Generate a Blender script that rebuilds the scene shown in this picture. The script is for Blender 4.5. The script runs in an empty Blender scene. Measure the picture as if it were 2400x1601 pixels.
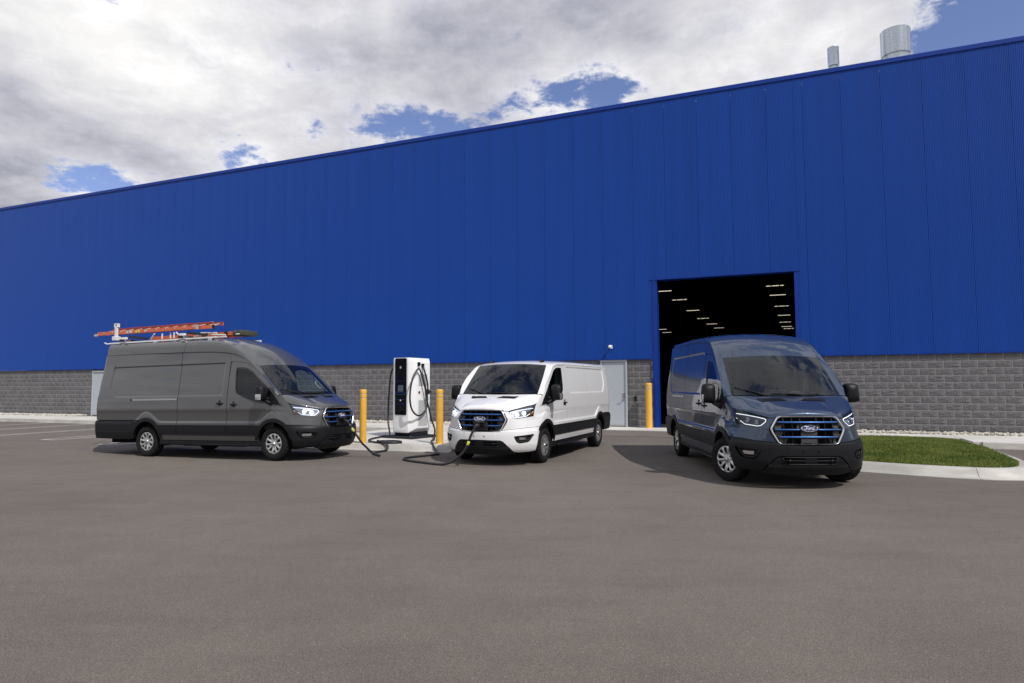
import bpy, bmesh, math, random
import numpy as np
from mathutils import Vector, Matrix
from mathutils.geometry import delaunay_2d_cdt
SC = bpy.context.scene
COL = SC.collection
RND = random.Random(7)
NR = np.random.default_rng(11)

# ---------------------------------------------------------------- camera, sky, sun, exposure
cam_d = bpy.data.cameras.new('camera')
cam = bpy.data.objects.new('camera', cam_d)
COL.objects.link(cam)
cam_d.sensor_width = 36.0
cam_d.lens = 36.0 * 1523.12 / 2400.0
cam_d.clip_start = 0.1
cam_d.clip_end = 3000.0
_pi, _ro, CAM_H = 0.0674, -0.0037, 1.5678
_c, _s, _cr, _sr = math.cos(_pi), math.sin(_pi), math.cos(_ro), math.sin(_ro)
_fw = Vector((0, _c, _s)); _uz = Vector((0, -_s, _c)); _X = Vector((1, 0, 0))
_right = _X * _cr + _uz * _sr
_up = _X * (-_sr) + _uz * _cr
cam.matrix_world = Matrix(((_right.x, _up.x, -_fw.x, 0.0), (_right.y, _up.y, -_fw.y, 0.0),
                           (_right.z, _up.z, -_fw.z, CAM_H), (0, 0, 0, 1)))
SC.camera = cam

K = Vector((-0.50, 0.70, -1.0))                 # direction the sunlight travels
SUN_DIR = (-K).normalized()
SUN_EL = math.asin(SUN_DIR.z)
SUN_AZ = math.atan2(SUN_DIR.x, SUN_DIR.y)        # clockwise from +Y
sun_d = bpy.data.lights.new('sun', 'SUN')
sun_d.energy = 3.3
sun_d.angle = math.radians(0.55)
sun_d.color = (1.0, 0.96, 0.91)
sun = bpy.data.objects.new('sun', sun_d)
sun.rotation_euler = K.to_track_quat('-Z', 'Y').to_euler()
sun.location = (30, -40, 60)
COL.objects.link(sun)

W = bpy.data.worlds.new('World')
SC.world = W
W.use_nodes = True
nt = W.node_tree
nt.nodes.clear()
def wn(t, **k):
    n = nt.nodes.new(t)
    for a, b in k.items():
        setattr(n, a, b)
    return n
def wl(a, b):
    nt.links.new(a, b)
def wmath(op, a, b=None, c=None, clamp=False):
    n = wn('ShaderNodeMath', operation=op, use_clamp=clamp)
    for i, v in enumerate((a, b, c)):
        if v is None: continue
        if isinstance(v, (int, float)): n.inputs[i].default_value = v
        else: wl(v, n.inputs[i])
    return n.outputs[0]
sky = wn('ShaderNodeTexSky', sky_type='NISHITA')
sky.sun_disc = False
sky.sun_elevation = SUN_EL
sky.sun_rotation = SUN_AZ
sky.air_density = 1.0; sky.dust_density = 0.3; sky.ozone_density = 3.5
tc = wn('ShaderNodeTexCoord')
sep = wn('ShaderNodeSeparateXYZ'); wl(tc.outputs['Generated'], sep.inputs[0])
zz = wmath('MAXIMUM', sep.outputs[2], 0.0)
den = wmath('ADD', zz, 0.22)
px = wmath('DIVIDE', sep.outputs[0], den); py = wmath('DIVIDE', sep.outputs[1], den)
cmb = wn('ShaderNodeCombineXYZ'); wl(px, cmb.inputs[0]); wl(py, cmb.inputs[1])
def wnoise(scale, detail, rough, vec, off=(0, 0, 0), dist=0.0):
    m = wn('ShaderNodeMapping'); m.inputs['Location'].default_value = off
    wl(vec, m.inputs['Vector'])
    n = wn('ShaderNodeTexNoise'); n.inputs['Scale'].default_value = scale
    n.inputs['Detail'].default_value = detail; n.inputs['Roughness'].default_value = rough
    n.inputs['Distortion'].default_value = dist
    wl(m.outputs[0], n.inputs['Vector'])
    return n.outputs['Fac']
n1 = wnoise(1.5, 10, 0.58, cmb.outputs[0], (3.1, 1.7, 0.0), 0.2)
n2 = wnoise(5.5, 9, 0.62, cmb.outputs[0], (7.0, 2.0, 1.0), 0.3)
n3 = wnoise(1.9, 7, 0.55, cmb.outputs[0], (1.2, 8.4, 3.0), 0.25)
n4 = wnoise(14.0, 8, 0.66, cmb.outputs[0], (2.0, 5.0, 3.0), 0.3)
dens = wmath('ADD', wmath('ADD', wmath('MULTIPLY', n1, 0.50), wmath('MULTIPLY', n2, 0.55)), wmath('ADD', wmath('MULTIPLY', n4, 0.40), -0.200))
# cumulus relief: the same field sampled a little towards the light
e1 = wnoise(3.6, 9, 0.60, cmb.outputs[0], (5.0, 1.0, 2.0), 0.35)
e2 = wnoise(3.6, 9, 0.60, cmb.outputs[0], (5.075, 0.955, 2.0), 0.35)
relief = wmath('SUBTRACT', e1, e2)
def pixdir(u, v):
    d = _fw * 1523.12 + _right * (u - 1200) - _up * (v - 800.7)
    return tuple(d.normalized())
# broad breaks (-) in the overcast deck and thin / thick parts of it, by direction
def wblob(u, v, width, amount, stretch=1.0):
    vv = wn('ShaderNodeVectorMath', operation='SUBTRACT'); wl(tc.outputs['Generated'], vv.inputs[0]); vv.inputs[1].default_value = pixdir(u, v)
    sc = wn('ShaderNodeVectorMath', operation='MULTIPLY'); wl(vv.outputs[0], sc.inputs[0]); sc.inputs[1].default_value = (1.0, 1.0, stretch)
    le = wn('ShaderNodeVectorMath', operation='LENGTH'); wl(sc.outputs[0], le.inputs[0])
    mr = wn('ShaderNodeMapRange', interpolation_type='SMOOTHERSTEP'); wl(le.outputs['Value'], mr.inputs[0])
    mr.inputs[1].default_value = 0.0; mr.inputs[2].default_value = width
    mr.inputs[3].default_value = amount; mr.inputs[4].default_value = 0.0
    return mr.outputs[0]
for g in [(980, 305, 0.18, -0.24, 2.3), (1280, 232, 0.12, -0.12, 2.2), (1420, 205, 0.10, -0.13, 1.7), (570, 385, 0.07, -0.15, 1.2), (730, 300, 0.05, -0.10, 1.5), (215, 420, 0.09, -0.22, 2.2), (2380, 60, 0.17, -0.30, 1.5), (2270, 90, 0.10, -0.17, 1.5),
          (265, -20, 0.07, -0.20, 2.0), (3100, 160, 0.45, -0.2, 1.0), (-900, 200, 0.35, -0.2, 1.0), (760, 385, 0.10, 0.10, 1.5), (1050, 215, 0.10, 0.08, 2.0)]:
    dens = wmath('ADD', dens, wblob(*g))
# the deck is seen side-on low down and opens up towards the zenith
ov = wn('ShaderNodeMapRange', interpolation_type='SMOOTHSTEP'); wl(sep.outputs[2], ov.inputs[0])
ov.inputs[1].default_value = 0.50; ov.inputs[2].default_value = 0.80; ov.inputs[3].default_value = 0.0; ov.inputs[4].default_value = 0.11
dens = wmath('SUBTRACT', dens, ov.outputs[0])
mask = wn('ShaderNodeMapRange', interpolation_type='SMOOTHSTEP'); wl(dens, mask.inputs[0])
mask.inputs[1].default_value = 0.330; mask.inputs[2].default_value = 0.440
mask.inputs[3].default_value = 0.0; mask.inputs[4].default_value = 1.0
br = wmath('ADD', wmath('ADD', wmath('MULTIPLY', n3, 0.60), wmath('MULTIPLY', n2, 0.40)), wmath('MULTIPLY', relief, 0.36))
for g in [(230, 90, 0.34, 0.30, 1.3), (640, 370, 0.16, 0.13, 2.0), (330, 470, 0.16, 0.14, 2.2), (1650, 170, 0.25, 0.05, 1.6), (1050, 60, 0.2, 0.03, 1.5), (80, 345, 0.34, -0.19, 2.0), (2150, 40, 0.2, -0.03, 1.5), (560, 200, 0.2, -0.03, 1.5), (420, 335, 0.24, -0.13, 2.4), (1500, 40, 0.18, -0.12, 2.0), (1800, 170, 0.10, 0.05, 1.5), (860, 120, 0.20, -0.02, 1.0)]:
    br = wmath('ADD', br, wblob(*g))
ramp = wn('ShaderNodeValToRGB'); wl(br, ramp.inputs[0])
e = ramp.color_ramp.elements
e[0].position = 0.26; e[0].color = (0.32, 0.335, 0.42, 1)
e[1].position = 0.74; e[1].color = (1.18, 1.17, 1.16, 1)
m1 = ramp.color_ramp.elements.new(0.44); m1.color = (0.66, 0.665, 0.74, 1)
m1 = ramp.color_ramp.elements.new(0.56); m1.color = (0.86, 0.86, 0.91, 1)
thick = wn('ShaderNodeMapRange', interpolation_type='SMOOTHSTEP'); wl(dens, thick.inputs[0])
thick.inputs[1].default_value = 0.36; thick.inputs[2].default_value = 0.60
thick.inputs[3].default_value = 1.16; thick.inputs[4].default_value = 0.94
clc = wn('ShaderNodeVectorMath', operation='SCALE'); wl(ramp.outputs[0], clc.inputs[0]); wl(thick.outputs[0], clc.inputs['Scale'])
bg1 = wn('ShaderNodeBackground'); tn = wn('ShaderNodeVectorMath', operation='MULTIPLY'); wl(sky.outputs[0], tn.inputs[0]); tn.inputs[1].default_value = (1.12, 0.97, 1.10); wl(tn.outputs[0], bg1.inputs[0]); bg1.inputs[1].default_value = 0.125
bg2 = wn('ShaderNodeBackground'); wl(clc.outputs[0], bg2.inputs[0]); bg2.inputs[1].default_value = 0.86
mx = wn('ShaderNodeMixShader'); wl(mask.outputs[0], mx.inputs[0]); wl(bg1.outputs[0], mx.inputs[1]); wl(bg2.outputs[0], mx.inputs[2])
wo = wn('ShaderNodeOutputWorld'); wl(mx.outputs[0], wo.inputs[0])
W.cycles_visibility.camera = True

SC.view_settings.view_transform = 'Standard'
SC.view_settings.look = 'None'
SC.view_settings.gamma = 1.0
SC.view_settings.exposure = 0.0
SC.view_settings.use_curve_mapping = False
SC.cycles.max_bounces = 8
SC.cycles.transparent_max_bounces = 12
SC.cycles.use_denoising = True
SC.cycles.sample_clamp_indirect = 6.0

# ---------------------------------------------------------------- materials
MATS = {}
def mat(name, color, rough=0.5, metal=0.0, coat=0.0, spec=0.5, noise=None, bump=None, emit=None, coat_rough=0.03):
    """principled material; noise=(scale, amount[, detail]); bump=(scale, strength, distance[, detail])"""
    if name in MATS: return MATS[name]
    m = bpy.data.materials.new(name); m.use_nodes = True
    t = m.node_tree; b = t.nodes['Principled BSDF']
    b.inputs['Base Color'].default_value = (*color, 1)
    b.inputs['Roughness'].default_value = rough
    b.inputs['Metallic'].default_value = metal
    b.inputs['Coat Weight'].default_value = coat
    b.inputs['Coat Roughness'].default_value = coat_rough
    b.inputs['Coat IOR'].default_value = 1.58
    b.inputs['Specular IOR Level'].default_value = spec
    if emit:
        b.inputs['Emission Color'].default_value = (*emit[0], 1); b.inputs['Emission Strength'].default_value = emit[1]
    co = t.nodes.new('ShaderNodeTexCoord')
    if noise:
        n = t.nodes.new('ShaderNodeTexNoise'); n.inputs['Scale'].default_value = noise[0]
        n.inputs['Detail'].default_value = noise[2] if len(noise) > 2 else 6
        n.inputs['Roughness'].default_value = 0.6
        mp = t.nodes.new('ShaderNodeMapping'); mp.inputs['Scale'].default_value = noise[3] if len(noise) > 3 else (1, 1, 1)
        t.links.new(co.outputs['Object'], mp.inputs[0]); t.links.new(mp.outputs[0], n.inputs['Vector'])
        r = t.nodes.new('ShaderNodeMapRange'); r.inputs[1].default_value = 0.3; r.inputs[2].default_value = 0.7
        r.inputs[3].default_value = 1 - noise[1]; r.inputs[4].default_value = 1 + noise[1]
        t.links.new(n.outputs['Fac'], r.inputs[0])
        v = t.nodes.new('ShaderNodeVectorMath'); v.operation = 'SCALE'; v.inputs[0].default_value = color
        t.links.new(r.outputs[0], v.inputs['Scale']); t.links.new(v.outputs[0], b.inputs['Base Color'])
    if bump:
        n = t.nodes.new('ShaderNodeTexNoise'); n.inputs['Scale'].default_value = bump[0]
        n.inputs['Detail'].default_value = bump[3] if len(bump) > 3 else 5
        t.links.new(co.outputs['Object'], n.inputs['Vector'])
        u = t.nodes.new('ShaderNodeBump'); u.inputs['Strength'].default_value = bump[1]; u.inputs['Distance'].default_value = bump[2]
        t.links.new(n.outputs['Fac'], u.inputs['Height']); t.links.new(u.outputs[0], b.inputs['Normal'])
    MATS[name] = m
    return m

def glass_mat(name, tint, ior=1.5, boost=0.0):
    m = bpy.data.materials.new(name); m.use_nodes = True
    t = m.node_tree; t.nodes.clear()
    o = t.nodes.new('ShaderNodeOutputMaterial'); mixn = t.nodes.new('ShaderNodeMixShader')
    tr = t.nodes.new('ShaderNodeBsdfTransparent'); tr.inputs[0].default_value = (*tint, 1)
    gl = t.nodes.new('ShaderNodeBsdfGlossy'); gl.inputs['Roughness'].default_value = 0.0; gl.inputs[0].default_value = (0.95, 0.97, 1, 1)
    fr = t.nodes.new('ShaderNodeFresnel'); fr.inputs[0].default_value = ior
    ad = t.nodes.new('ShaderNodeMath'); ad.operation = 'ADD'; ad.use_clamp = True; ad.inputs[1].default_value = boost
    t.links.new(fr.outputs[0], ad.inputs[0]); t.links.new(ad.outputs[0], mixn.inputs[0])
    t.links.new(tr.outputs[0], mixn.inputs[1]); t.links.new(gl.outputs[0], mixn.inputs[2])
    t.links.new(mixn.outputs[0], o.inputs[0])
    MATS[name] = m
    return m

def asphalt_mat():
    m = bpy.data.materials.new('asphalt'); m.use_nodes = True
    t = m.node_tree; b = t.nodes['Principled BSDF']; co = t.nodes.new('ShaderNodeTexCoord')
    def noise(sc, det, ro=0.6, stretch=(1, 1, 1), rot=0.0):
        mp = t.nodes.new('ShaderNodeMapping'); mp.inputs['Scale'].default_value = stretch; mp.inputs['Rotation'].default_value = (0, 0, rot)
        t.links.new(co.outputs['Object'], mp.inputs[0])
        n = t.nodes.new('ShaderNodeTexNoise'); n.inputs['Scale'].default_value = sc; n.inputs['Detail'].default_value = det
        n.inputs['Roughness'].default_value = ro; t.links.new(mp.outputs[0], n.inputs['Vector'])
        return n.outputs['Fac']
    def rng(f, a, b_, c, d):
        r = t.nodes.new('ShaderNodeMapRange'); r.inputs[1].default_value = a; r.inputs[2].default_value = b_
        r.inputs[3].default_value = c; r.inputs[4].default_value = d; t.links.new(f, r.inputs[0]); return r.outputs[0]
    def mul(a, b_):
        k = t.nodes.new('ShaderNodeMath'); k.operation = 'MULTIPLY'; t.links.new(a, k.inputs[0]); t.links.new(b_, k.inputs[1]); return k.outputs[0]
    big = rng(noise(0.16, 5), 0.3, 0.7, 0.86, 1.12)
    mid = rng(noise(0.9, 7, 0.7), 0.3, 0.7, 0.90, 1.10)
    streak = rng(noise(1.6, 6, 0.7, (0.3, 1.6, 1), 0.12), 0.50, 0.78, 1.0, 0.86)
    grain = rng(noise(115.0, 4, 0.75), 0.25, 0.75, 0.46, 1.56)
    vo = t.nodes.new('ShaderNodeTexVoronoi'); vo.inputs['Scale'].default_value = 230.0
    t.links.new(co.outputs['Object'], vo.inputs['Vector'])
    sp = t.nodes.new('ShaderNodeSeparateColor'); t.links.new(vo.outputs['Color'], sp.inputs[0])
    stones = rng(sp.outputs[0], 0.0, 1.0, 0.66, 1.34)
    light = rng(sp.outputs[1], 0.965, 0.985, 1.0, 1.9)
    f = mul(mul(mul(mul(big, mid), streak), mul(grain, stones)), light)
    v = t.nodes.new('ShaderNodeVectorMath'); v.operation = 'SCALE'; v.inputs[0].default_value = (0.150, 0.131, 0.114)
    t.links.new(f, v.inputs['Scale']); t.links.new(v.outputs[0], b.inputs['Base Color'])
    b.inputs['Roughness'].default_value = 0.9; b.inputs['Specular IOR Level'].default_value = 0.25
    bp = t.nodes.new('ShaderNodeBump'); bp.inputs['Strength'].default_value = 0.55; bp.inputs['Distance'].default_value = 0.006
    t.links.new(grain, bp.inputs['Height']); t.links.new(bp.outputs[0], b.inputs['Normal'])
    MATS['asphalt'] = m
    return m

def concrete_mat(name, color, stain=0.12):
    m = mat(name, color, 0.88, spec=0.3)
    t = m.node_tree; b = t.nodes['Principled BSDF']; co = t.nodes.new('ShaderNodeTexCoord')
    outs = []
    for sc, lo, hi, st in ((0.7, 1 - stain, 1 + stain, (1, 1, 1)), (7.0, 1 - stain * 0.6, 1 + stain * 0.6, (0.3, 1, 1)), (120.0, 0.88, 1.12, (1, 1, 1)), (2.2, 1.0, 1.0 - stain * 1.3, (0.5, 1, 1.5))):
        mp = t.nodes.new('ShaderNodeMapping'); mp.inputs['Scale'].default_value = st; t.links.new(co.outputs['Object'], mp.inputs[0])
        n = t.nodes.new('ShaderNodeTexNoise'); n.inputs['Scale'].default_value = sc; n.inputs['Detail'].default_value = 6; t.links.new(mp.outputs[0], n.inputs['Vector'])
        r = t.nodes.new('ShaderNodeMapRange'); r.inputs[1].default_value = 0.35 if sc != 2.2 else 0.52; r.inputs[2].default_value = 0.65 if sc != 2.2 else 0.75
        r.inputs[3].default_value = lo; r.inputs[4].default_value = hi
        t.links.new(n.outputs['Fac'], r.inputs[0]); outs.append(r.outputs[0])
    f = outs[0]
    for o in outs[1:]:
        k = t.nodes.new('ShaderNodeMath'); k.operation = 'MULTIPLY'; t.links.new(f, k.inputs[0]); t.links.new(o, k.inputs[1]); f = k.outputs[0]
    v = t.nodes.new('ShaderNodeVectorMath'); v.operation = 'SCALE'; v.inputs[0].default_value = color
    t.links.new(f, v.inputs['Scale']); t.links.new(v.outputs[0], b.inputs['Base Color'])
    bp = t.nodes.new('ShaderNodeBump'); bp.inputs['Strength'].default_value = 0.25; bp.inputs['Distance'].default_value = 0.004
    t.links.new(outs[2], bp.inputs['Height']); t.links.new(bp.outputs[0], b.inputs['Normal'])
    return m

ASPH = asphalt_mat()
CONC = concrete_mat('sidewalk concrete', (0.60, 0.58, 0.54), 0.10)
KERBM = concrete_mat('kerb concrete', (0.44, 0.425, 0.39), 0.16)
BLOCKM = mat('split-face block', (0.142, 0.139, 0.144), 0.92, spec=0.2, noise=(2.3, 0.24, 9), bump=(20, 0.9, 0.03, 7))
MORTAR = mat('mortar', (0.34, 0.335, 0.335), 0.95, spec=0.2, noise=(9, 0.1))
BLUE = mat('blue metal cladding', (0.0025, 0.050, 0.300), 0.40, spec=0.28, noise=(0.9, 0.09, 6, (3.0, 3.0, 0.12)))
BLUE_TRIM = mat('blue metal trim', (0.0035, 0.036, 0.26), 0.42, spec=0.25)
DOORM = mat('light grey door paint', (0.40, 0.435, 0.475), 0.45, noise=(2, 0.03))
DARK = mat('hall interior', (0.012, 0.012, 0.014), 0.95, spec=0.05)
STEEL = mat('galvanised steel', (0.50, 0.54, 0.58), 0.20, 1.0, noise=(14, 0.10))
CHROME = mat('chrome', (0.82, 0.83, 0.84), 0.08, 1.0)
SATIN = mat('satin metal', (0.60, 0.60, 0.61), 0.3, 1.0)
YELLOW = mat('yellow bollard sleeve', (0.80, 0.43, 0.055), 0.5, noise=(5, 0.07))
REFLECT = mat('reflective tape', (0.62, 0.62, 0.60), 0.25, 0.5)
PAINTLINE = mat('worn white road paint', (0.50, 0.485, 0.46), 0.85, noise=(16, 0.22))
STONEM = mat('white landscape stone', (0.52, 0.49, 0.43), 0.9, noise=(11, 0.25))
PLASTIC = mat('dark plastic trim', (0.0062, 0.0066, 0.0090), 0.50, spec=0.28, noise=(40, 0.06), bump=(500, 0.12, 0.001, 2))
BLACK = mat('black rubber', (0.012, 0.012, 0.013), 0.6)
FRIT = mat('black frit', (0.004, 0.004, 0.005), 0.7, spec=0.1)
GLOSSBLACK = mat('gloss black', (0.008, 0.008, 0.010), 0.08, coat=0.5)
VOID = mat('dark cavity', (0.006, 0.006, 0.007), 0.9, spec=0.1)
TYRE = mat('tyre rubber', (0.013, 0.013, 0.0135), 0.85, spec=0.2, noise=(30, 0.15), bump=(120, 0.2, 0.002))
ALLOY = mat('silver wheel cover', (0.56, 0.565, 0.57), 0.30, 0.85, coat=0.3)
GBLUE = mat('blue grille accent', (0.020, 0.13, 0.46), 0.30, 0.3, coat=0.4)
BADGEBLUE = mat('badge blue', (0.012, 0.020, 0.12), 0.2, coat=0.8)
WHITEP = mat('white lettering', (0.80, 0.81, 0.83), 0.3)
DRL = mat('lit daytime lamp', (0.9, 0.9, 0.9), 0.3, emit=((0.86, 0.93, 1.0), 1.15))
BEAM = mat('lit projector lens', (0.9, 0.9, 0.9), 0.1, emit=((0.92, 0.96, 1.0), 1.8))
LENSIN = mat('headlamp reflector', (0.30, 0.32, 0.37), 0.18, 0.9)
LENSDARK = mat('headlamp dark housing', (0.03, 0.033, 0.045), 0.2, 0.4)
AMBER = mat('amber reflector', (0.34, 0.13, 0.012), 0.2, coat=0.6)
REDLAMP = mat('red lamp', (0.28, 0.012, 0.016), 0.15, coat=0.8)
TRIMGREY = mat('light cabin trim', (0.46, 0.50, 0.47), 0.8)
CABIN = mat('dark cabin trim', (0.022, 0.024, 0.027), 0.75)
SEATM = mat('seat fabric', (0.018, 0.018, 0.020), 0.9)
ORANGE = mat('orange fibreglass', (0.60, 0.135, 0.060), 0.55, noise=(8, 0.12))
ALU = mat('bare aluminium', (0.66, 0.66, 0.65), 0.38, 0.9)
WHITEMET = mat('white painted steel', (0.72, 0.72, 0.70), 0.45)
NAVY = mat('dark navy steel', (0.012, 0.014, 0.022), 0.45)
CHWHITE = mat('charger white paint', (0.84, 0.845, 0.85), 0.38, coat=0.2)
CHGREY = mat('charger vent grey', (0.50, 0.51, 0.52), 0.5)
GLASS = glass_mat('windscreen glass', (0.78, 0.87, 0.83), 1.52, 0.015)
SIDEGLASS = glass_mat('side glass', (0.70, 0.77, 0.75), 1.5)
CLEAR = glass_mat('clear lamp lens', (0.93, 0.94, 0.96), 1.45)
PAINT = {'grey': mat('solid grey paint', (0.054, 0.056, 0.056), 0.38, coat=1.0),
         'white': mat('white paint', (0.78, 0.785, 0.79), 0.38, coat=1.0),
         'blue': mat('dark blue metallic paint', (0.024, 0.045, 0.088), 0.34, 0.55, coat=1.0)}

# ---------------------------------------------------------------- helpers
def link(name, me, m=None, parent=None, smooth=None, own_slot=False):
    o = bpy.data.objects.new(name, me); COL.objects.link(o)
    if m is not None:
        if own_slot:
            if not me.materials: me.materials.append(m)
            o.material_slots[0].link = 'OBJECT'; o.material_slots[0].material = m
        elif not me.materials:
            me.materials.append(m)
    if parent is not None: o.parent = parent
    return o
def mesh(name, v, f, smooth=False, normals=None):
    me = bpy.data.meshes.new(name)
    me.from_pydata([tuple(map(float, p)) for p in v], [], [tuple(int(i) for i in q) for q in f])
    if smooth: me.shade_smooth()
    if normals is not None:
        me.shade_smooth()
        me.normals_split_custom_set_from_vertices([tuple(map(float, n)) for n in normals])
    return me
def mk(name, v, f, m, parent=None, smooth=False, normals=None):
    return link(name, mesh(name, v, f, smooth, normals), m, parent)
def tag(o, label=None, cat=None, group=None, kind=None):
    if label: o['label'] = label
    if cat: o['category'] = cat
    if group: o['group'] = group
    if kind: o['kind'] = kind
    return o
def empty(name, loc=(0, 0, 0), rz=0.0, parent=None):
    o = bpy.data.objects.new(name, None); COL.objects.link(o)
    o.empty_display_size = 0.2
    o.location = loc; o.rotation_euler = (0, 0, rz)
    if parent is not None: o.parent = parent
    return o
class MB:
    """collects simple solids into one mesh"""
    def __init__(s): s.v = []; s.f = []
    def add(s, v, f):
        b = len(s.v); s.v += [tuple(p) for p in v]; s.f += [tuple(i + b for i in q) for q in f]; return s
    def box(s, x0, x1, y0, y1, z0, z1, bev=0.0):
        if bev <= 0:
            v = [(x0, y0, z0), (x1, y0, z0), (x1, y1, z0), (x0, y1, z0), (x0, y0, z1), (x1, y0, z1), (x1, y1, z1), (x0, y1, z1)]
            return s.add(v, [(3, 2, 1, 0), (4, 5, 6, 7), (0, 1, 5, 4), (1, 2, 6, 5), (2, 3, 7, 6), (3, 0, 4, 7)])
        bm = bmesh.new(); bmesh.ops.create_cube(bm, size=1.0)
        for p in bm.verts:
            p.co = Vector((x0 + (p.co.x + .5) * (x1 - x0), y0 + (p.co.y + .5) * (y1 - y0), z0 + (p.co.z + .5) * (z1 - z0)))
        bmesh.ops.bevel(bm, geom=list(bm.edges), offset=bev, segments=2, profile=0.5, affect='EDGES')
        bm.verts.index_update()
        s.add([tuple(p.co) for p in bm.verts], [tuple(q.index for q in fc.verts) for fc in bm.faces]); bm.free(); return s
    def obox(s, c, ax, ay, az, hx, hy, hz):
        c = np.array(c, float); ax, ay, az = (np.array(a, float) / np.linalg.norm(a) for a in (ax, ay, az))
        v = [c + ax * hx * i + ay * hy * j + az * hz * k for k in (-1, 1) for (i, j) in ((-1, -1), (1, -1), (1, 1), (-1, 1))]
        return s.add(v, [(3, 2, 1, 0), (4, 5, 6, 7), (0, 1, 5, 4), (1, 2, 6, 5), (2, 3, 7, 6), (3, 0, 4, 7)])
    def tube(s, pts, r, n=10, cap=True):
        pts = np.array(pts, float); m = len(pts)
        rs = np.full(m, r) if np.isscalar(r) else np.array(r)
        tan = np.gradient(pts, axis=0); tan /= np.linalg.norm(tan, axis=1)[:, None] + 1e-12
        up = np.array([0, 0, 1.0]) if abs(tan[0][2]) < 0.9 else np.array([1.0, 0, 0])
        a = np.cross(tan[0], up); a /= np.linalg.norm(a)
        v = []
        for i in range(m):
            a = a - tan[i] * (a @ tan[i]); a /= np.linalg.norm(a) + 1e-12
            b_ = np.cross(tan[i], a)
            for k in range(n):
                th = 2 * math.pi * k / n
                v.append(pts[i] + rs[i] * (math.cos(th) * a + math.sin(th) * b_))
        f = [(i * n + k, i * n + (k + 1) % n, (i + 1) * n + (k + 1) % n, (i + 1) * n + k) for i in range(m - 1) for k in range(n)]
        if cap: f += [tuple(range(n - 1, -1, -1)), tuple((m - 1) * n + k for k in range(n))]
        return s.add(v, f)
    def lathe(s, prof, n=32, o=(0, 0, 0), axis='z', caps=False):
        v = []
        for (r, h) in prof:
            for k in range(n):
                th = 2 * math.pi * k / n
                a, b_ = r * math.cos(th), r * math.sin(th)
                v.append((o[0] + a, o[1] + b_, o[2] + h) if axis == 'z' else ((o[0] + a, o[1] + h, o[2] + b_) if axis == 'y' else (o[0] + h, o[1] + a, o[2] + b_)))
        m = len(prof)
        f = [(i * n + k, i * n + (k + 1) % n, (i + 1) * n + (k + 1) % n, (i + 1) * n + k) for i in range(m - 1) for k in range(n)]
        if axis == 'y': f = [q[::-1] for q in f]
        if caps: f += [tuple(range(n - 1, -1, -1)), tuple((m - 1) * n + k for k in range(n))]
        return s.add(v, f)
    def build(s, name, m, parent=None, smooth=False, sharp=None):
        me = mesh(name, s.v, s.f, smooth)
        if sharp is not None:
            me.shade_smooth(); me.set_sharp_from_angle(angle=math.radians(sharp))
        return link(name, me, m, parent)
def spline(pts, n=8, closed=False):
    """centripetal-free catmull-rom through points"""
    p = np.array(pts, float)
    if closed: q = np.vstack([p[-1], p, p[0], p[1]])
    else: q = np.vstack([2 * p[0] - p[1], p, 2 * p[-1] - p[-2]])
    out = []
    for i in range(1, len(q) - 2):
        for t in np.linspace(0, 1, n, endpoint=False):
            a, b_, c, d = q[i - 1], q[i], q[i + 1], q[i + 2]
            out.append(0.5 * ((2 * b_) + (-a + c) * t + (2 * a - 5 * b_ + 4 * c - d) * t ** 2 + (-a + 3 * b_ - 3 * c + d) * t ** 3))
    if not closed: out.append(p[-1])
    return np.array(out)
# ================================================================ ground and building
WD, WA = 23.7343, 0.3864            # wall plane: distance ahead of the camera, turn of the facade
EX = np.array([math.cos(WA), -math.sin(WA)]); EN = np.array([-math.sin(WA), -math.cos(WA)])
def site(s, off):                   # along the wall / out from the wall -> world x, y
    p = np.array([0, WD]) + EX * s + EN * off
    return float(p[0]), float(p[1])
def zg(x, y):                       # the lot dips gently near the grey van's tail
    return -0.060 * np.exp(-(((x + 8.15) ** 2 + (y - 16.15) ** 2) / (2 * 1.9 ** 2)))
# lot
gx = np.unique(np.concatenate([np.linspace(-400, -30, 14), np.linspace(-30, -13, 12), np.linspace(-13, -3.5, 32), np.linspace(-3.5, 30, 20), np.linspace(30, 400, 12)]))
gy = np.unique(np.concatenate([np.linspace(-400, -20, 12), np.linspace(-20, 11, 14), np.linspace(11, 21, 32), np.linspace(21, 60, 14), np.linspace(60, 600, 12)]))
GX, GY = np.meshgrid(gx, gy, indexing='ij')
gv = np.stack([GX, GY, zg(GX, GY)], -1).reshape(-1, 3)
ny = len(gy)
gf = [(i * ny + j, (i + 1) * ny + j, (i + 1) * ny + j + 1, i * ny + j + 1) for i in range(len(gx) - 1) for j in range(ny - 1)]
tag(mk('parking_lot', gv, gf, ASPH, smooth=True), kind='structure')

def sitegrid(name, m, kind='structure'):
    o = empty(name, (0, WD, 0), -WA); tag(o, kind=kind); return o
# ramp of asphalt up to the drive-in doorway
rv = [(2.35, -2.15, 0.006), (9.72, -2.15, 0.006), (9.72, -1.5, 0.128), (2.35, -1.5, 0.128), (2.35, -1.46, 0.130), (9.72, -1.46, 0.130), (2.35, -1.46, -0.05), (2.35, -2.15, -0.05)]
o = mk('asphalt_ramp', rv, [(0, 1, 2, 3), (3, 2, 5, 4), (0, 3, 4, 6, 7)], ASPH)
o.location = (0, WD, 0); o.rotation_euler = (0, 0, -WA); tag(o, kind='structure')

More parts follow.
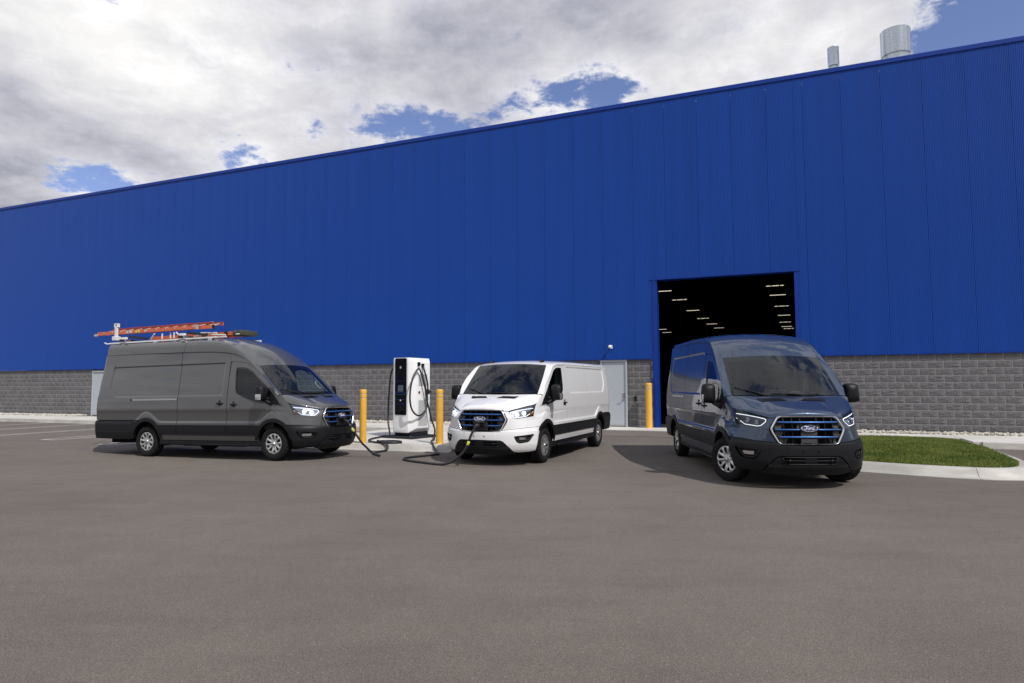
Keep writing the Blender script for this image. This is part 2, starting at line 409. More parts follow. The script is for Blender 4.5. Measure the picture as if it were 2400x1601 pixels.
# sidewalk slabs
walk = sitegrid('sidewalk', CONC)
def slab(s0, s1, o0, o1, top=0.15, parent=walk):
    g = 0.006
    b = MB().box(s0 + g, s1 - g, -o1 + g, -o0 - g, -0.10, top, 0.008)
    return b.build('paving_slab', CONC, parent)
s = -46.0
while s < -3.0:
    slab(s, min(s + 1.85, -2.92), 0.42, 2.84); s += 1.85
for i in range(2):
    for j in range(4):
        o1s = [0.62, 2.5, 4.4, 6.3, 8.02]
        slab(-2.9 + i * 2.35, -0.55 + i * 2.35, o1s[j], o1s[j + 1])
for i in range(4):
    slab(2.36 + i * 1.85, 2.36 + (i + 1) * 1.85, 0.0, 1.455)
slab(1.82, 2.34, 0.62, 2.84)
s = 9.78
while s < 34:
    if s < 13.0: slab(s, min(s + 1.85, 13.35), 0.45, 1.72)
    else: slab(s, s + 1.85, 0.45, 2.84)
    s += 1.85 if s + 1.85 < 13.35 or s > 13.3 else 13.35 - s
# kerbs
kerb = sitegrid('kerb', KERBM)
def kerbrun(s0, o0, s1, o1, prof, parent=kerb):
    d = np.array([s1 - s0, -(o1 - o0)]); L = np.linalg.norm(d); d /= L
    nn = np.array([d[1], -d[0]])
    v = []
    for t in (0.004, L - 0.004):
        for (q, z) in prof:
            v.append((s0 + d[0] * t + nn[0] * q, -o0 + d[1] * t + nn[1] * q, z))
    m = len(prof)
    f = [(i, i + 1, m + i + 1, m + i) for i in range(m - 1)] + [tuple(range(m - 1, -1, -1)), tuple(m + i for i in range(m))]
    return mk('kerb_stone', v, f, KERBM, parent)
VERT = [(0, -0.1), (0, 0.15), (0.125, 0.15), (0.145, 0.138), (0.165, 0.0), (0.165, -0.1)]
ROLL = [(0, -0.1), (0, 0.15), (0.13, 0.15), (0.16, 0.143), (0.20, 0.115), (0.27, 0.045), (0.31, 0.022), (0.47, 0.010), (0.47, -0.1)]
s = -46.0
while s < -3:
    kerbrun(s, 2.845, min(s + 3.05, -2.95), 2.845, VERT); s += 3.05
STEPK = [(0, -0.1), (0, 0.15), (0.16, 0.15), (0.185, 0.138), (0.245, 0.026), (0.37, 0.014), (0.37, -0.1)]
kerbrun(-2.95, 8.38, -0.62, 8.20, STEPK); kerbrun(-0.62, 8.20, 1.80, 8.02, STEPK)
kerbrun(1.805, 8.10, 1.805, 2.9, VERT); kerbrun(-2.905, 2.9, -2.905, 8.40, VERT)
s = 13.52
while s < 34:
    kerbrun(s, 2.845, s + 3.05, 2.845, VERT); s += 3.05
# island of grass with its own rolled kerb
loop = [(9.95, 1.80), (11.0, 1.80), (12.2, 1.82), (12.75, 2.02), (13.05, 2.45), (13.10, 3.2), (13.08, 5.0), (12.98, 6.9), (12.85, 7.9), (12.62, 8.42), (12.15, 8.66), (11.3, 8.58), (10.5, 8.35), (10.05, 8.12), (9.93, 7.6), (9.92, 5.0)]
GL = spline([(a, -b) for a, b in loop], 5, closed=True)
ng = len(GL)
tan = np.roll(GL, -1, 0) - np.roll(GL, 1, 0); tan /= np.linalg.norm(tan, axis=1)[:, None]
out = np.stack([tan[:, 1], -tan[:, 0]], 1)
if ((GL[0] + out[0] * 0.1 - GL.mean(0)) ** 2).sum() < ((GL[0] - GL.mean(0)) ** 2).sum(): out = -out
for (i0, i1) in ((0, 20), (20, 45), (45, 51), (51, 62), (62, ng)):
    v = []; f = []
    ids = [(i % ng) for i in range(i0, i1 + 1)]
    mp = len(ROLL)
    for n_, i in enumerate(ids):
        sh = 0.004 if n_ == 0 else (-0.004 if n_ == len(ids) - 1 else 0)
        back = GL[i][1] > -2.5
        for (q, z) in ROLL:
            if back: q = min(q, 0.03)
            elif GL[i][0] > 12.8: q = q if q < 0.2 else 0.19 + (q - 0.2) * 0.1
            c = GL[i] + out[i] * q + tan[i] * sh
            v.append((c[0], c[1], z + 0.004 if back else z))
    for a in range(len(ids) - 1):
        for b in range(mp - 1):
            f.append((a * mp + b, a * mp + b + 1, (a + 1) * mp + b + 1, (a + 1) * mp + b))
    f += [tuple(range(mp)), tuple((len(ids) - 1) * mp + k for k in range(mp - 1, -1, -1))]
    ko = MB().add(v, f).build('kerb_stone', KERBM, kerb, sharp=40)
def inpoly(px_, py_, poly):
    x, y = np.asarray(px_), np.asarray(py_); c = np.zeros(x.shape, bool)
    a = np.asarray(poly); b = np.roll(a, 1, 0)
    for (x1, y1), (x2, y2) in zip(a, b):
        if y1 == y2: continue
        k = ((y1 > y) != (y2 > y)) & (x < (x2 - x1) * (y - y1) / (y2 - y1) + x1)
        c ^= k
    return c
SOIL = mat('soil under grass', (0.045, 0.050, 0.022), 0.95, noise=(6, 0.3))
o = mk('lawn_soil', [(p[0], p[1], 0.145) for p in GL] + [(GL[:, 0].mean(), GL[:, 1].mean(), 0.20)], [(i, (i + 1) % ng, ng) for i in range(ng)], SOIL)
o.location = (0, WD, 0); o.rotation_euler = (0, 0, -WA); tag(o, kind='structure')
def grass_mat():
    m = mat('grass blades', (0.06, 0.115, 0.014), 0.75, spec=0.2); t = m.node_tree; b = t.nodes['Principled BSDF']
    co = t.nodes.new('ShaderNodeTexCoord'); n = t.nodes.new('ShaderNodeTexNoise'); n.inputs['Scale'].default_value = 1.3; n.inputs['Detail'].default_value = 7; n.inputs['Roughness'].default_value = 0.7
    t.links.new(co.outputs['Object'], n.inputs[0]); r = t.nodes.new('ShaderNodeValToRGB'); t.links.new(n.outputs['Fac'], r.inputs[0])
    e = r.color_ramp.elements; e[0].position = 0.32; e[0].color = (0.078, 0.120, 0.022, 1); e[1].position = 0.72; e[1].color = (0.230, 0.240, 0.065, 1)
    k = r.color_ramp.elements.new(0.5); k.color = (0.145, 0.185, 0.040, 1)
    t.links.new(r.outputs[0], b.inputs['Base Color']); b.inputs['Transmission Weight'].default_value = 0.0
    return m
GRASSM = grass_mat()
NB = 110000
bx = NR.uniform(9.9, 13.2, NB * 2); by = NR.uniform(-8.8, -1.7, NB * 2)
ok = inpoly(bx, by, GL); bx, by = bx[ok][:NB], by[ok][:NB]; nb = len(bx)
dis = np.hypot(bx - GL[:, 0].mean(), by - GL[:, 1].mean()) / 3.4
bz = 0.145 + 0.05 * np.clip(1 - dis, 0, 1)
hgt = NR.uniform(0.025, 0.058, nb) * (0.75 + 0.5 * (np.sin(bx * 3.1) * np.cos(by * 2.3) * 0.5 + 0.5)); th = NR.uniform(0, 2 * math.pi, nb); wdt = NR.uniform(0.004, 0.008, nb)
lean = NR.normal(0, 0.4, (nb, 2)) * hgt[:, None]
v = np.empty((nb, 3, 3))
v[:, 0] = np.stack([bx - np.cos(th) * wdt, by - np.sin(th) * wdt, bz], 1)
v[:, 1] = np.stack([bx + np.cos(th) * wdt, by + np.sin(th) * wdt, bz], 1)
v[:, 2] = np.stack([bx + lean[:, 0], by + lean[:, 1], bz + hgt], 1)
me = bpy.data.meshes.new('grass')
me.from_pydata(v.reshape(-1, 3).tolist(), [], np.arange(nb * 3).reshape(-1, 3).tolist())
o = link('grass', me, GRASSM); o.location = (0, WD, 0); o.rotation_euler = (0, 0, -WA)
tag(o, 'short green lawn on the kerbed island beside the dark blue van', 'grass', kind='stuff')

# parking bay lines (pairs closed at the lot end)
for (s0, s1, oa, ob) in ((-8.42, -7.82, 2.95, 9.63), (-11.55, -10.86, 2.95, 9.17), (-14.82, -14.40, 2.95, 9.25), (-18.1, -17.66, 2.95, 9.25), (-20.95, -20.5, 2.95, 9.2), (-24.0, -23.55, 2.95, 9.2), (-27.1, -26.65, 2.95, 9.2)):
    w = 0.10
    rects = [(s0, s0 + w, oa, ob), (s1 - w, s1, oa, ob), (s0 + w, s1 - w, ob - w, ob)]
    v = []; f = []
    for (a0, a1, b0, b1) in rects:
        n_ = 24 if b1 - b0 > 1 else 1
        base = len(v)
        for i in range(n_ + 1):
            bb = b0 + (b1 - b0) * i / n_
            for aa in (a0, a1):
                X, Y = site(aa, bb); v.append((X, Y, float(zg(X, Y)) + 0.004))
        f += [(base + 2 * i, base + 2 * i + 1, base + 2 * i + 3, base + 2 * i + 2) for i in range(n_)]
    tag(mk('parking_line', v, f, PAINTLINE), kind='structure')

# gravel strip against the wall
def stones(name, n, s0, s1, o0, o1, lo, hi, z0, label):
    ico = bmesh.new(); bmesh.ops.create_icosphere(ico, subdivisions=1, radius=1.0)
    iv = np.array([p.co[:] for p in ico.verts]); jf = np.array([[q.index for q in fc.verts] for fc in ico.faces]); ico.free()
    iv = iv[:, :]; V = []; F = []
    for i in range(n):
        r = NR.uniform(lo, hi); sc = NR.uniform(0.6, 1.25, 3) * r; sc[2] *= 0.7
        q = iv * sc * NR.uniform(0.85, 1.15, (len(iv), 1)); a = NR.uniform(0, 6.28)
        q = np.stack([q[:, 0] * math.cos(a) - q[:, 1] * math.sin(a), q[:, 0] * math.sin(a) + q[:, 1] * math.cos(a), q[:, 2]], 1)
        q += (NR.uniform(s0, s1), -NR.uniform(o0, o1), z0 + NR.uniform(0, 0.05))
        F.append(jf + len(V) * len(iv)); V.append(q)
    V = np.concatenate(V); F = np.concatenate(F)
    o = mk(name, V, F, STONEM); o.location = (0, WD, 0); o.rotation_euler = (0, 0, -WA)
    tag(o, label, 'gravel', kind='stuff')
stones('gravel', 1500, 9.7, 19, 0.02, 0.5, 0.02, 0.055, 0.15, 'white stones along the wall foot behind the grass island')
stones('gravel', 2000, -9, 1.9, 0.02, 0.66, 0.02, 0.06, 0.15, 'white stones along the wall foot behind the charging station')
stones('gravel', 1800, -40, -22.6, 0.02, 0.5, 0.03, 0.07, 0.15, 'white stones along the wall foot left of the grey van')
o = mk('gravel_bed', [(-46, -0.68, 0.13), (3.2, -0.68, 0.13), (3.2, 0, 0.13), (-46, 0, 0.13), (9.7, -0.55, 0.13), (34, -0.55, 0.13), (34, 0, 0.13), (9.7, 0, 0.13)], [(0, 1, 2, 3), (4, 5, 6, 7)], mat('gravel bed', (0.30, 0.28, 0.25), 0.95, noise=(60, 0.4)))
o.location = (0, WD, 0); o.rotation_euler = (0, 0, -WA); tag(o, kind='structure')

# ---------------------------------------------------------------- warehouse
bld = empty('warehouse', (0, WD, 0), -WA)
tag(bld, 'long blue metal-clad warehouse on a grey block base with an open dark doorway', 'warehouse')
ZB, ZR = 2.456, 11.38
OP0, OP1, OPZ = 5.285, 9.53, 5.085
MD0, MD1 = 3.30, 4.23
PW, PP = 1.0771, 11.007
def ribbed(s0, s1, z0, z1, face=-0.065, end_l=True, end_r=True):
    """vertical micro-rib cladding: real grooves"""
    g = 0.004
    a, b = s0 + (g if end_l else 0), s1 - (g if end_r else 0)
    xs = [(a, face + 0.03), (a, face + 0.004), (a + 0.003, face)]
    k = math.floor(a / 0.0414) + 1
    while k * 0.0414 < b - 0.012:
        c = k * 0.0414
        if c - 0.008 > a + 0.004:
            xs += [(c - 0.0075, face), (c - 0.004, face + 0.006), (c + 0.004, face + 0.006), (c + 0.0075, face)]
        k += 1
    xs += [(b - 0.003, face), (b, face + 0.004), (b, face + 0.03)]
    v = [(x, y, z) for z in (z0, z1) for (x, y) in xs]; n = len(xs)
    f = [(i, i + 1, n + i + 1, n + i) for i in range(n - 1)] + [tuple(range(n - 1, -1, -1))]
    return v, f
shared = {}
for k in range(-52, 14):
    s0, s1 = PP + PW * k, PP + PW * (k + 1)
    if s1 <= OP0 - 0.19 or s0 >= OP1 + 0.14:
        if 'full' not in shared:
            v, f = ribbed(0, PW, ZB, ZR - 0.12); shared['full'] = mesh('wall_panel', v, f); shared['full'].materials.append(BLUE)
        o = link('wall_panel', shared['full'], None, bld); o.location = (s0, 0, 0)
    else:
        b = MB(); c0, c1 = OP0 - 0.185, OP1 + 0.135; H = OPZ + 0.05
        if s0 < c0 < s1: b.add(*ribbed(s0, c0, ZB, ZR - 0.12, end_r=False)); b.add(*ribbed(c0, s1, H, ZR - 0.12, end_l=False))
        elif s0 < c1 < s1: b.add(*ribbed(s0, c1, H, ZR - 0.12, end_r=False)); b.add(*ribbed(c1, s1, ZB, ZR - 0.12, end_l=False))
        else: b.add(*ribbed(s0, s1, H, ZR - 0.12))
        b.build('wall_panel', BLUE, bld)
# coping along the eaves, in lengths
s = -45.2
while s < 26:
    e_ = min(s + 3.05, 26)
    prof = [(-0.068, ZR - 0.145), (-0.080, ZR - 0.150), (-0.098, ZR - 0.135), (-0.098, ZR - 0.012), (-0.085, ZR), (0.35, ZR), (0.35, ZR - 0.145)]
    v = [(x, y, z) for x in (s + 0.002, e_ - 0.002) for (y, z) in prof]; m_ = len(prof)
    mk('eaves_coping', v, [(i, m_ + i, m_ + (i + 1) % m_, (i + 1) % m_) for i in range(m_)] + [tuple(range(m_)), tuple(m_ + i for i in range(m_ - 1, -1, -1))], BLUE_TRIM, bld); s += 3.05
mk('roof_deck', [(-45.2, 0.3, ZR - 0.2), (26, 0.3, ZR - 0.2), (26, 95, ZR - 0.2), (-45.2, 95, ZR - 0.2)], [(0, 1, 2, 3)], mat('roof membrane', (0.5, 0.5, 0.5), 0.9), bld)
# base flashing under the cladding
for (a, b) in ((-45.2, OP0 - 0.19), (OP1 + 0.14, 26)):
    MB().box(a, b, -0.070, 0.0, ZB - 0.028, ZB - 0.002).build('base_flashing', BLUE_TRIM, bld)
# doorway trim
MB().box(OP0 - 0.185, OP0, -0.075, 0.30, 0.13, OPZ).build('doorway_jamb', BLUE_TRIM, bld)
MB().box(OP1, OP1 + 0.135, -0.075, 0.30, 0.13, OPZ).build('doorway_jamb', BLUE_TRIM, bld)
MB().box(OP0 - 0.21, OP1 + 0.16, -0.095, 0.30, OPZ + 0.002, OPZ + 0.052).build('doorway_header', BLUE_TRIM, bld)
MB().box(OP0 - 0.125, OP0 - 0.06, -0.092, -0.074, 0.14, OPZ).build('jamb_channel', BLUE_TRIM, bld)
# masonry: mortar plane and split-face blocks
segs = [(-45.2, -22.40), (-21.40, MD0 - 0.10), (MD1 + 0.02, OP0 - 0.187), (OP1 + 0.137, 26)]
for (a, b) in segs:
    MB().box(a, b, 0.0075, 0.30, 0.0, ZB - 0.03).build('mortar_backing', MORTAR, bld)
MB().box(-22.40, -21.40, 0.15, 0.30, 2.42, ZB - 0.03).build('mortar_backing', MORTAR, bld)
def block_mesh(L, h, seed):
    r = np.random.default_rng(seed); nx, nz = 6, 4
    j = 0.0068
    xs = np.linspace(j, L - j, nx + 1); zs = np.linspace(j, h - j, nz + 1)
    v = []
    for z in zs:
        for x in xs:
            ed = x in (xs[0], xs[-1]) or z in (zs[0], zs[-1])
            y = 0.004 if ed else -0.002 - abs(r.normal(0, 0.0065))
            v.append((x + (0 if ed else r.normal(0, .006)), y, z + (0 if ed else r.normal(0, .005))))
    n = nx + 1
    f = [(i * n + k, i * n + k + 1, (i + 1) * n + k + 1, (i + 1) * n + k) for i in range(nz) for k in range(nx)]
    b = len(v); ring = [k for k in range(n)] + [i * n + nx for i in range(1, nz + 1)] + [nz * n + k for k in range(nx - 1, -1, -1)] + [i * n for i in range(nz - 1, 0, -1)]
    for q in ring: v.append((v[q][0], 0.02, v[q][2]))
    m_ = len(ring)
    f += [(ring[i], b + i, b + (i + 1) % m_, ring[(i + 1) % m_]) for i in range(m_)]
    return v, f
BL, BH = 0.4064, 0.2032
blocks = []
for (a, b) in segs:
    for r in range(12):
        z1 = ZB - 0.03 - r * BH; z0 = z1 - BH
        if z1 < 0.16: continue
        k = math.floor((a - 11.567) / BL) - 1
        while True:
            x0 = 11.567 + k * BL + (BL / 2 if r % 2 else 0); x1 = x0 + BL; k += 1
            if x0 >= b: break
            c0, c1 = max(x0, a), min(x1, b)
            if c1 - c0 < 0.05: continue
            X, Y = site((c0 + c1) / 2, 0)
            px_ = X / Y * 1523.12; vis = abs(px_) < 1260
            # what stands in front of the wall hides blocks
            u = 1200 + px_
            hid = 235 < u < 745 or (905 < u < 1010 and z1 < 2.0) or (1075 < u < 1405 and z1 < 2.2) or (1560 < u < 1925)
            blocks.append((0 if vis and not hid else 1, math.hypot(X, Y), c0, c1, z0, RND.randrange(10)))
blocks.sort(key=lambda q: (q[0], q[1]))
bmeshes = {}
rest = MB()
for i, (_, _, c0, c1, z0, sd) in enumerate(blocks):
    L = round(c1 - c0, 3); full = abs(L - BL) < 0.002
    if i < 300:
        key = (L if not full else BL, sd if full else sd % 2)
        if key not in bmeshes:
            bmeshes[key] = mesh('block', *block_mesh(key[0], BH, 40 + key[1])); bmeshes[key].materials.append(BLOCKM)
        o = link('block', bmeshes[key], None, bld); o.location = (c0, 0, z0)
    else:
        v, f = block_mesh(L, BH, 60 + sd); rest.add([(p[0] + c0, p[1], p[2] + z0) for p in v], f)
tag(rest.build('block_courses', BLOCKM, bld), kind='stuff')
# man doors
def man_door(s0, s1, zt, swing_handle):
    fr = MB(); fr.box(s0, s0 + 0.055, -0.035, 0.12, 0.15, zt).box(s1 - 0.055, s1, -0.035, 0.12, 0.15, zt).box(s0 + 0.055, s1 - 0.055, -0.035, 0.12, zt - 0.055, zt)
    fo = fr.build('door_frame', DOORM, bld)
    d = MB().box(s0 + 0.062, s1 - 0.062, 0.012, 0.06, 0.215, zt - 0.062, 0.004); do = d.build('door', DOORM, bld)
    MB().box(s0 + 0.062, s1 - 0.062, -0.004, 0.011, 0.175, 0.225).build('door_sweep', SATIN, do)
    if swing_handle:
        hx = s1 - 0.135
        MB().box(hx - 0.032, hx + 0.032, -0.012, 0.012, 1.10, 1.30, 0.008).build('lock_plate', SATIN, do)
        h = MB(); h.tube([(hx, -0.012, 1.09), (hx, -0.065, 1.09)], 0.013); h.tube([(hx + 0.01, -0.065, 1.09), (hx - 0.12, -0.065, 1.085)], 0.012); h.box(hx - 0.035, hx + 0.035, -0.014, 0.012, 1.05, 1.12, 0.006)
        h.build('handle', SATIN, do)
    return do
man_door(MD0, MD1, 2.414, True)
MB().box(MD0 - 0.10, MD1 + 0.02, 0.13, 0.30, 0.0, ZB - 0.03).build('mortar_backing', MORTAR, bld)
MB().box(MD0 - 0.10, MD1 + 0.02, -0.03, 0.10, 2.4145, ZB - 0.03).build('door_lintel', DOORM, bld)
man_door(-22.38, -21.42, 2.36, False)
MB().box(-22.40, -21.40, 0.13, 0.30, 0.0, 2.42).build('mortar_backing', MORTAR, bld)
MB().box(4.47, 4.54, -0.036, 0.0, 1.02, 1.20, 0.006).build('card_reader', PLASTIC, bld)
# the dark hall inside
hx0, hx1, hd, hz = -28.0, 24.0, 92.0, 11.0
hv = [(hx0, 0.31, 0.13), (hx1, 0.31, 0.13), (hx1, hd, 0.13), (hx0, hd, 0.13), (hx0, 0.31, hz), (hx1, 0.31, hz), (hx1, hd, hz), (hx0, hd, hz)]
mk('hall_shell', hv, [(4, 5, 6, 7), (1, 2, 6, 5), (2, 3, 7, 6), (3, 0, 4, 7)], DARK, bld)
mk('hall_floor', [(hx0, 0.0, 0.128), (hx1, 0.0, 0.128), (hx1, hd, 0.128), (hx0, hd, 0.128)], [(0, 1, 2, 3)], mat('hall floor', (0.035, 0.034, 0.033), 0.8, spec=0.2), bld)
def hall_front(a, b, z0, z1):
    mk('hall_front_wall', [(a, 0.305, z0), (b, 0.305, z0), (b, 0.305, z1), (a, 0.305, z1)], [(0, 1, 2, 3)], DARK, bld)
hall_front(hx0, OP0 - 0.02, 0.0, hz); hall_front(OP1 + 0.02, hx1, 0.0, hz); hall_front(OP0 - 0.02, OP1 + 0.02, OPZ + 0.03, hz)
for d in (14, 26, 38, 50, 62, 74):
    b = MB(); b.box(-27, 23, d, d + 0.12, 9.55, 9.62); b.box(-27, 23, d, d + 0.12, 10.6, 10.68)
    for x in np.arange(-27, 22, 1.6): b.tube([(x, d + .06, 9.6), (x + .8, d + .06, 10.63), (x + 1.6, d + .06, 9.6)], 0.03, 5)
    b.build('roof_truss', mat('truss paint', (0.05, 0.05, 0.05), 0.8), bld)
for sx in (1.0, 17.0):
    for d in (14, 38, 62): MB().box(sx - .12, sx + .12, d, d + .24, 0.13, 10.7).build('steel_column', mat('truss paint', (0.05, 0.05, 0.05), 0.8), bld)
# strip lights hanging in the hall
TUBE = mat('lit fluorescent tube', (0.9, 0.88, 0.75), 0.4, emit=((1.0, 0.90, 0.66), 0.85))
ORD = ['nearest', 'second', 'third', 'fourth', 'fifth', 'sixth', 'seventh', 'eighth']
rows = {'left': [(0.75, 30.3), (1.2, 36.2), (1.3, 45.2), (1.4, 53.8), (1.7, 61.2), (2.05, 67.4)],
        'right': [(8.7, 24.9), (9.0, 30.8), (9.2, 36.4), (9.55, 44.9), (9.85, 53.9), (10.05, 62.4), (10.3, 68.9), (10.6, 72.4)],
        'far left': [(-5.25, 66.6), (-5.45, 72.1)]}
for side, lst in rows.items():
    for i, (s_, d_) in enumerate(lst):
        t = empty('strip_light', (0, WD, 0), 0)
        X, Y = site(s_, -d_); t.location = (X, Y, 9.0); t.rotation_euler = (0, 0, -WA)
        tag(t, f'{ORD[i]} lit strip light of the {side} row inside the open doorway', 'strip light', 'strip lights hanging in the dark hall')
        MB().box(-.64, .64, -0.09, 0.09, 0.045, 0.12).build('housing', mat('lamp housing', (0.3, 0.3, 0.28), 0.6), t)
        if (i + (side == 'right')) % 2 == (0 if side != 'right' else 1): parts = [(-.62, .62)]
        else: parts = [(-.62, -.30), (-.22, .28), (.36, .62)]
        for (a, b) in parts: MB().box(a, b, -0.06, 0.06, 0.012, 0.044).build('tube', TUBE, t)
        MB().tube([(-0.5, 0, 0.12), (-0.5, 0, 1.9)], 0.012, 5).tube([(0.5, 0, 0.12), (0.5, 0, 1.9)], 0.012, 5).build('hanger', DARK, t)
# roof vents
def vent(s_, d_, rc, zc0, zc1, rp, label):
    t = empty('roof_vent', (*site(s_, -d_), ZR - 0.21)); tag(t, label, 'roof vent')
    z0 = ZR - 0.21
    MB().lathe([(rp, 0.0), (rp, zc0 - z0 - 0.10), (rp * 1.02, zc0 - z0 - 0.09), (rp * 1.02, zc0 - z0 - 0.04), (rp, zc0 - z0 - 0.03), (rp, zc0 - z0 + 0.25)], 48).build('pipe', STEEL, t, sharp=30)
    MB().lathe([(rp * 1.0, zc0 - z0 + 0.02), (rc, zc0 - z0), (rc, zc0 - z0 + 0.02), (rc, zc1 - z0 - 0.05), (rc * 1.012, zc1 - z0 - 0.045), (rc * 1.012, zc1 - z0 - 0.005), (rc, zc1 - z0), (rc * 0.96, zc1 - z0), (rc * 0.96, zc1 - z0 - 0.3)], 48).build('wind_cowl', STEEL, t, sharp=30)
vent(11.095, 2.7, 0.185, 12.67, 13.33, 0.135, 'slim galvanised vent pipe on the roof, left of the wide one')
vent(13.045, 3.0, 0.455, 12.78, 13.66, 0.405, 'wide galvanised vent stack on the roof near its right end')
# wall lamp over the man door
t = empty('security_light', (*site(3.70, 0.062), 2.87), -WA); tag(t, 'small white security light on the blue wall above the grey door', 'security light')
MB().box(-0.05, 0.05, -0.035, 0.0, -0.06, 0.06, 0.008).build('mount', WHITEMET, t)
MB().tube([(0, -0.035, 0), (0, -0.10, -0.01), (0, -0.16, -0.02)], 0.022, 10).build('arm', WHITEMET, t, smooth=True)
MB().lathe([(0.0, 0.058), (0.027, 0.054), (0.050, 0.035), (0.060, 0.0), (0.054, -0.027), (0.035, -0.046), (0.0, -0.052)], 20, (0, -0.19, 0.0)).build('head', WHITEP, t, smooth=True)
# ================================================================ panel vans
# van space: x rearward from the front bumper, y to the van's right, z up
def pch(xs, ys, x):
    """monotone cubic through (xs, ys)"""
    xs = np.asarray(xs, float); ys = np.asarray(ys, float)
    x = np.clip(np.asarray(x, float), xs[0], xs[-1])
    h = np.diff(xs); d = np.diff(ys) / h
    m = np.zeros(len(xs)); m[0], m[-1] = d[0], d[-1]
    for i in range(1, len(xs) - 1):
        m[i] = 0 if d[i - 1] * d[i] <= 0 else 2 * d[i - 1] * d[i] / (d[i - 1] + d[i])
    i = np.clip(np.searchsorted(xs, x, side='right') - 1, 0, len(xs) - 2)
    t = (x - xs[i]) / h[i]
    return ((1 + 2 * t) * (1 - t) ** 2 * ys[i] + t * (1 - t) ** 2 * h[i] * m[i] + t * t * (3 - 2 * t) * ys[i + 1] + t * t * (t - 1) * h[i] * m[i + 1])
def sst(t):
    t = np.clip(t, 0, 1); return t * t * (3 - 2 * t)
HUB = 0.345; AXF, AXR = 1.02, 4.77
def xrear(z, V): return V['L'] + pch([0.3, 0.85, 1.4, 2.0, 2.7], [0.0, 0.0, -0.03, -0.08, -0.17], z)
def Yside(x, z, V):
    x = np.asarray(x, float); z = np.asarray(z, float)
    lo = pch([.2, .4, .5, .6, .72, .8, 1.05], [.955, .985, 1.008, 1.022, 1.029, 1.030, 1.024], z)
    up = pch([.70, .85, .95, 1.03, 1.065, 1.085, 1.2, 1.3, 1.4, 1.6, 1.8, 2.0, 2.2, 2.45], [1.001, 1.000, 1.003, 1.009, 1.016, 1.017, 1.013, 1.010, 1.003, .980, .953, .923, .900, .878], z)
    zc = .80 + 0 * x
    for xc in (0.97, 4.735):
        zc = zc + .225 * np.cos(np.pi / 2 * np.clip(np.abs(x - xc) / .47, 0, 1)) ** 2
    sl = np.zeros_like(zc)
    for xc in (0.97, 4.735):
        a_ = np.clip(np.abs(x - xc) / .47, 0, 1); sl = np.maximum(sl, .225 * np.pi / 2 / .47 * np.abs(np.sin(np.pi * a_)))
    s = sst((z - zc) / (.046 * np.sqrt(1 + sl * sl)) + .3)
    y = lo * (1 - s) + up * s
    y = y - .06 * np.clip((1.3 - x) / .5, 0, 2) ** 2 * sst((z - .85) / .3)
    xr = xrear(z, V)
    y = y - .022 * np.clip((x - (xr - 1.4)) / 1.4, 0, 1) ** 2
    d = np.clip((x - (xr - .10)) / .10, 0, .999)
    y = y - .10 * (1 - np.sqrt(1 - d * d))
    # pressed-in load-bay panel
    zt = V['rec_top'] - .012 * (x - 2.4) * 0
    a = np.stack([2.42 - x, x - (xr - .42), V['rec_bot'] - z, z - zt, ((x - (V['L'] - .42)) + (1.66 - z) * .95) / 1.38], 0)
    k = 40.0
    dd = np.log(np.exp(np.clip(a * k, -60, 60)).sum(0)) / k
    y = y - .017 * sst(-dd / .035 + .15)
    return y
CX = np.array([0.0, .012, .05, .12, .22, .36, .54]); CY = np.array([0, .25, .45, .60, .72, .835, .925])
FC = np.array([1, 1.05, 1.3, 1.65, 1.4, 1.15, 1.0])
def nose_cols(z, V):
    rc = pch([.20, .26, .35, .45, .60, .72, .90, 1.0, 1.075, 1.12, 1.21, 1.30, 1.40], [.16, .09, .03, .0, -.008, .0, .0, .02, .045, .075, .14, .21, .29], z)
    ys = pch([.2, .35, .45, .6, .72, .82, .92, 1.4], [1.0, 1.045, 1.06, 1.06, 1.05, 1.025, 1.0, 1.0], z)
    fl = sst((z - .92) / .1)
    cols = []
    for c in range(7):
        f = 1 + (FC[c] - 1) * fl
        yy = CY[c] * (ys if c >= 4 else (1 + (ys - 1) * .5 if c == 3 else 1))
        cols.append((CX[c] + rc * f, yy))
    x7 = .80 + .6 * np.clip(z - 1.1, 0, .16)
    cols.append((x7, Yside(x7, z, V)))
    x8 = np.full_like(x7, 1.2); cols.append((x8, Yside(x8, z, V)))
    cols = [(cols[1][0], -cols[1][1])] + cols
    return np.array([[c[0], c[1] + 0 * z] for c in cols])      # (10, 2, N)
_seg = np.hypot(np.diff(np.append(CX, .80)), np.diff(np.append(CY, 1.01)))
UT = np.concatenate([[0], np.cumsum(_seg), [np.sum(_seg) + .4]])  # u at t = 0..8
def t_of_u(u): return np.where(u <= UT[8], np.interp(u, UT, np.arange(9)), 8 + (u - UT[8]) / .4)
def u_of_t(t): return np.where(t <= 8, np.interp(t, np.arange(9), UT), UT[8] + (t - 8) * .4)
